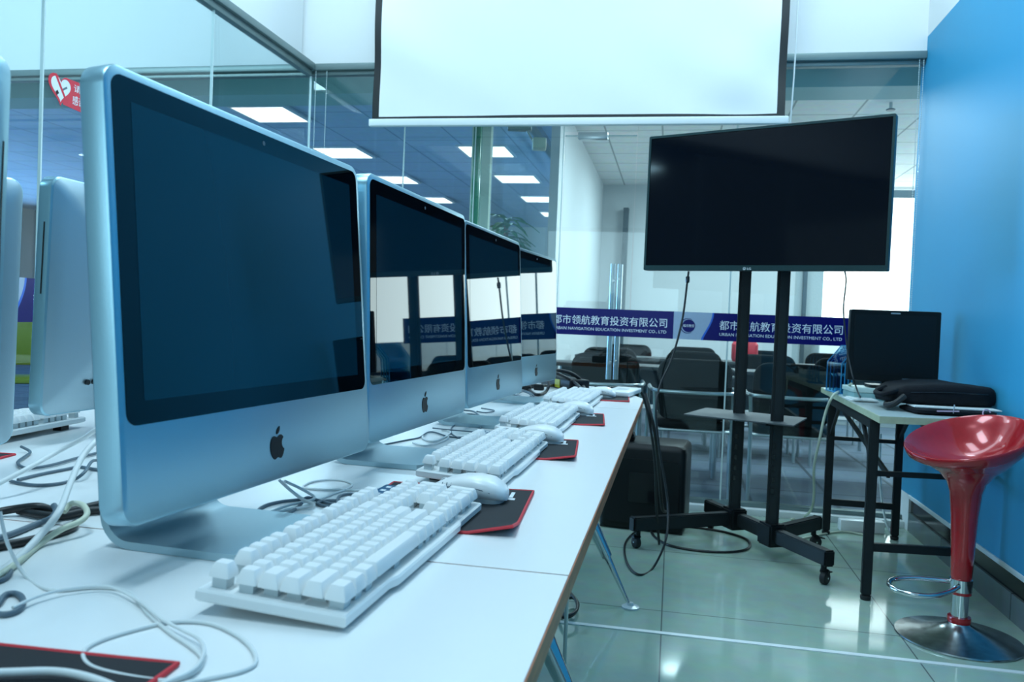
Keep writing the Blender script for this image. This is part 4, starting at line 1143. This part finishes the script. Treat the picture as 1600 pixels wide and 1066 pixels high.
obj('footrest', tube(BM(), [(-.02, -.036, .186), (-.07, -.10, .184), (-.14, -.155, .182), (-.21, -.15, .182), (-.245, -.09, .182), (-.22, -.01, .184), (-.13, .03, .186), (-.03, .03, .186)], .0085, 12, sm=8), 'chrome', t)


# ------------------------------------------------------------------ class room furniture
def make_chair():
    t = thing('conference_chair', None, 'chair', (0, 0, 0), 0, 'black chairs in the class room behind the glass')
    # seen from behind: back at y=0, seat towards +y
    bm = BM(); ls = []
    for ins, z in ((.03, .405), (.006, .415), (0, .44), (.012, .462), (.05, .47)):
        ls.append([(x, y+.25, z-.02*max(0, -(y+.05))) for x, y in rrect(.47-2*ins, .45-2*ins, .07, 6)])
    loops(bm, ls); obj('seat', bm, 'fabric', t, 60)
    bm = BM(); ls = []
    for dy, ins in ((-.018, .03), (-.024, .01), (-.016, 0), (.016, 0), (.026, .012), (.024, .03)):
        l = []
        for x, z in rrect(.44-2*ins, .37-2*ins, .085, 7):
            l.append((x, dy - .10*(.0484-x*x)*2 + .03 - .16*(z)*.4 + .0, z+.645))
        ls.append(l)
    loops(bm, ls); obj('backrest', bm, 'fabric', t, 60)
    r = .0115
    pts = [(-.265, .43, .42), (-.265, .41, .60), (-.262, .36, .637), (-.258, .15, .64), (-.25, .02, .64), (-.215, -.06, .638), (-.12, -.085, .636), (0, -.092, .636), (.12, -.085, .636), (.215, -.06, .638), (.25, .02, .64), (.258, .15, .64), (.262, .36, .637), (.265, .41, .60), (.265, .43, .42)]
    obj('arm_frame', tube(BM(), pts, r, 10, sm=6), 'steel', t)
    for s in (-1, 1):
        obj('leg', tube(BM(), [(s*.265, .43, .425), (s*.27, .445, 0)], r, 10), 'steel', t)
        obj('leg', tube(BM(), [(s*.235, -.03, .635), (s*.225, -.01, .42), (s*.225, -.04, 0)], r, 10, sm=5), 'steel', t)
    bm = BM(); tube(bm, [(-.225, 0, .40), (.225, 0, .40)], .009, 8); tube(bm, [(-.265, .43, .40), (.265, .43, .40)], .009, 8)
    obj('seat_rail', bm, 'steel', t)
    return t


ch = make_chair()
CH = [(.14, 5.05, .04, 'chair in the front row between the far desk corner and the left trolley pole'),
      (.70, 5.05, -.06, 'chair in the front row behind the right trolley pole'),
      (-.42, 5.35, .10, 'chair behind the glass door with the long bar handle'),
      (-.50, 6.75, .05, 'second row chair above the far end of the white desk'),
      (.17, 6.75, 0, 'second row chair peeking over the front chair left of the poles'),
      (.73, 6.7, .05, 'second row chair between the two trolley poles'),
      (1.29, 6.6, -.05, 'second row chair left of the blue file rack'),
      (-.42, 8.2, .0, 'third row chair above the far end of the white desk'),
      (.20, 8.2, .05, 'third row chair below the round sign logo'),
      (.80, 8.1, -.05, 'third row chair between the trolley poles'),
      (1.45, 8.1, .0, 'third row chair low under the right end of the sign')]
for i, (x, y, rz, l) in enumerate(CH):
    c = ch if i == 0 else copy_tree(ch)
    c.location = (x, y, 0); c.rotation_euler = (0, 0, rz); c['label'] = l


def make_table(label, x0, x1, y0, y1):
    t = thing('classroom_table', label, 'table', ((x0+x1)/2, (y0+y1)/2, 0), 0, 'grey class room tables')
    a, b = (x1-x0)/2, (y1-y0)/2
    obj('table_top', box(BM(), -a, a, -b, b, .715, .74, .003), 'shelf', t)
    obj('modesty_panel', box(BM(), -a+.05, a-.05, b-.06, b-.045, .45, .715), 'dark', t)
    for sx in (-1, 1):
        for sy in (-1, 1): obj('leg', tube(BM(), [(sx*(a-.05), sy*(b-.03), 0), (sx*(a-.05), sy*(b-.03), .715)], .016, 10), 'steel', t)
    return t


make_table('grey table in front of the first row of chairs, left half', -.85, .36, 5.72, 6.12)
make_table('grey table in front of the first row of chairs, right half', .42, 1.7, 5.72, 6.12)
make_table('grey table before the second row of chairs, left half', -.85, .36, 7.3, 7.7)
make_table('grey table before the second row of chairs, right half', .42, 1.7, 7.3, 7.7)
t = thing('red_bag', 'red bag lying on a table between the trolley poles', 'bag', (.62, 7.45, .74))
obj('body', loops(BM(), [[(x, y, z) for x, y in rrect(.22-i, .12-i, .03, 4)] for i, z in ((.02, 0), (0, .03), (0, .15), (.05, .19))]), 'redbag', t); obj('handle', tube(BM(), [(-.04, 0, .185), (-.03, 0, .22), (.03, 0, .22), (.04, 0, .185)], .007, 8, sm=4), 'rubber', t)
t = thing('low_cabinet', 'low grey cabinet under the bright class room window', 'cabinet', (2.3, 9.95, 0))
obj('body', box(BM(), -.7, .7, -.25, .25, 0, 1.04, .005), 'greywall', t)
for k in range(3): obj('door', box(BM(), -.69+.465*k, -.235+.465*k, -.262, -.25, .06, 1.02, .003), 'wall', t)
tag(obj('cardboard_box', box(BM(), -.16, .16, -.12, .12, 0, .12, .004), 'orange', loc=(2.15, 9.95, 1.04)), 'small brown box on the cabinet, just over the monitor', 'box')
tag(obj('dark_jar', lathe(BM(), [(.07, 0), (.075, .02), (.075, .1), (.05, .13), (0, .13)], 20), 'dark', loc=(2.68, 9.95, 1.04)), 'dark jar on the cabinet near the blue wall edge', 'jar')

# ------------------------------------------------------------------ office things
t = thing('potted_plant', 'green leafy plant in the office behind the third screen', 'plant', (-1.575, 7.6, 0))
obj('pot', lathe(BM(), [(.14, 0), (.19, .38), (.20, .42), (.18, .42), (.17, .38), (0, .37)], 28), 'pot', t)
obj('stem', tube(BM(), [(0, 0, .36), (.01, .0, 1.0), (-.01, .01, 1.9)], .022, 10, sm=6), 'orange', t)
bm = BM()
for i in range(150):
    z = random.uniform(1.3, 1.97); a = random.uniform(0, 2*PI); L = random.uniform(.18, .34); up = random.uniform(-.1, .9)
    d = Vector((math.cos(a), math.sin(a), up)).normalized(); s = d.cross(Vector((0, 0, 1))).normalized(); nrm = s.cross(d)
    b = Vector((0, 0, z)); prev = None
    for k in range(6):
        u = k/5; wdt = .035*math.sin(PI*min(.98, u*.9+.08)); c = b+d*L*u-Vector((0, 0, .16*u*u))
        row = [bm.verts.new(c-s*wdt+nrm*.006), bm.verts.new(c-nrm*.004), bm.verts.new(c+s*wdt+nrm*.006)]
        if prev:
            for j in range(2): bm.faces.new((prev[j], prev[j+1], row[j+1], row[j]))
        prev = row
obj('foliage', bm, 'leafm', t, 80)
for x, y, l in ((-1.55, 12.0, 'left of two glowing rods imitating tube reflections above the last screen'), (-1.32, 11.6, 'right of two glowing rods imitating tube reflections above the last screen')):
    t = thing('tube_reflection', l, 'light', (x, y, 0), 0, 'glowing copies of tube reflections in the office')  # glowing rods imitate reflected tubes, no such lamps stand here
    obj('reflection_rod', tube(BM(), [(0, 0, 1.0), (0, 0, 2.15)], .018, 10), 'tube', t); obj('stand', tube(BM(), [(0, .03, 0), (0, .03, 2.2)], .012, 8), 'barw', t)
    obj('base', lathe(BM(), [(.12, 0), (.12, .02), (0, .03)], 20, 0, .03), 'barw', t)
t = thing('office_chair', 'yellow-green chair glimpsed between the turned-away computers', 'chair', (-4.6, 5.2, 0), .6)
obj('seat', loops(BM(), [[(x, y, z) for x, y in rrect(.44-i, .42-i, .08, 5)] for i, z in ((.04, .43), (0, .44), (0, .46), (.05, .47))]), 'ygreen', t)
obj('backrest', loops(BM(), [[(x, y, z+.72) for x, z in rrect(.42-i, .36-i, .08, 5)] for i, y in ((.03, .19), (0, .2), (0, .215), (.03, .225))]), 'ygreen', t)
for sx in (-1, 1):
    for sy in (-1, 1): obj('leg', tube(BM(), [(sx*.18, sy*.17, .44), (sx*.21, sy*.21, 0)], .012, 8), 'steel', t)
    obj('back_post', tube(BM(), [(sx*.14, .17, .44), (sx*.14, .205, .70)], .01, 8), 'steel', t)
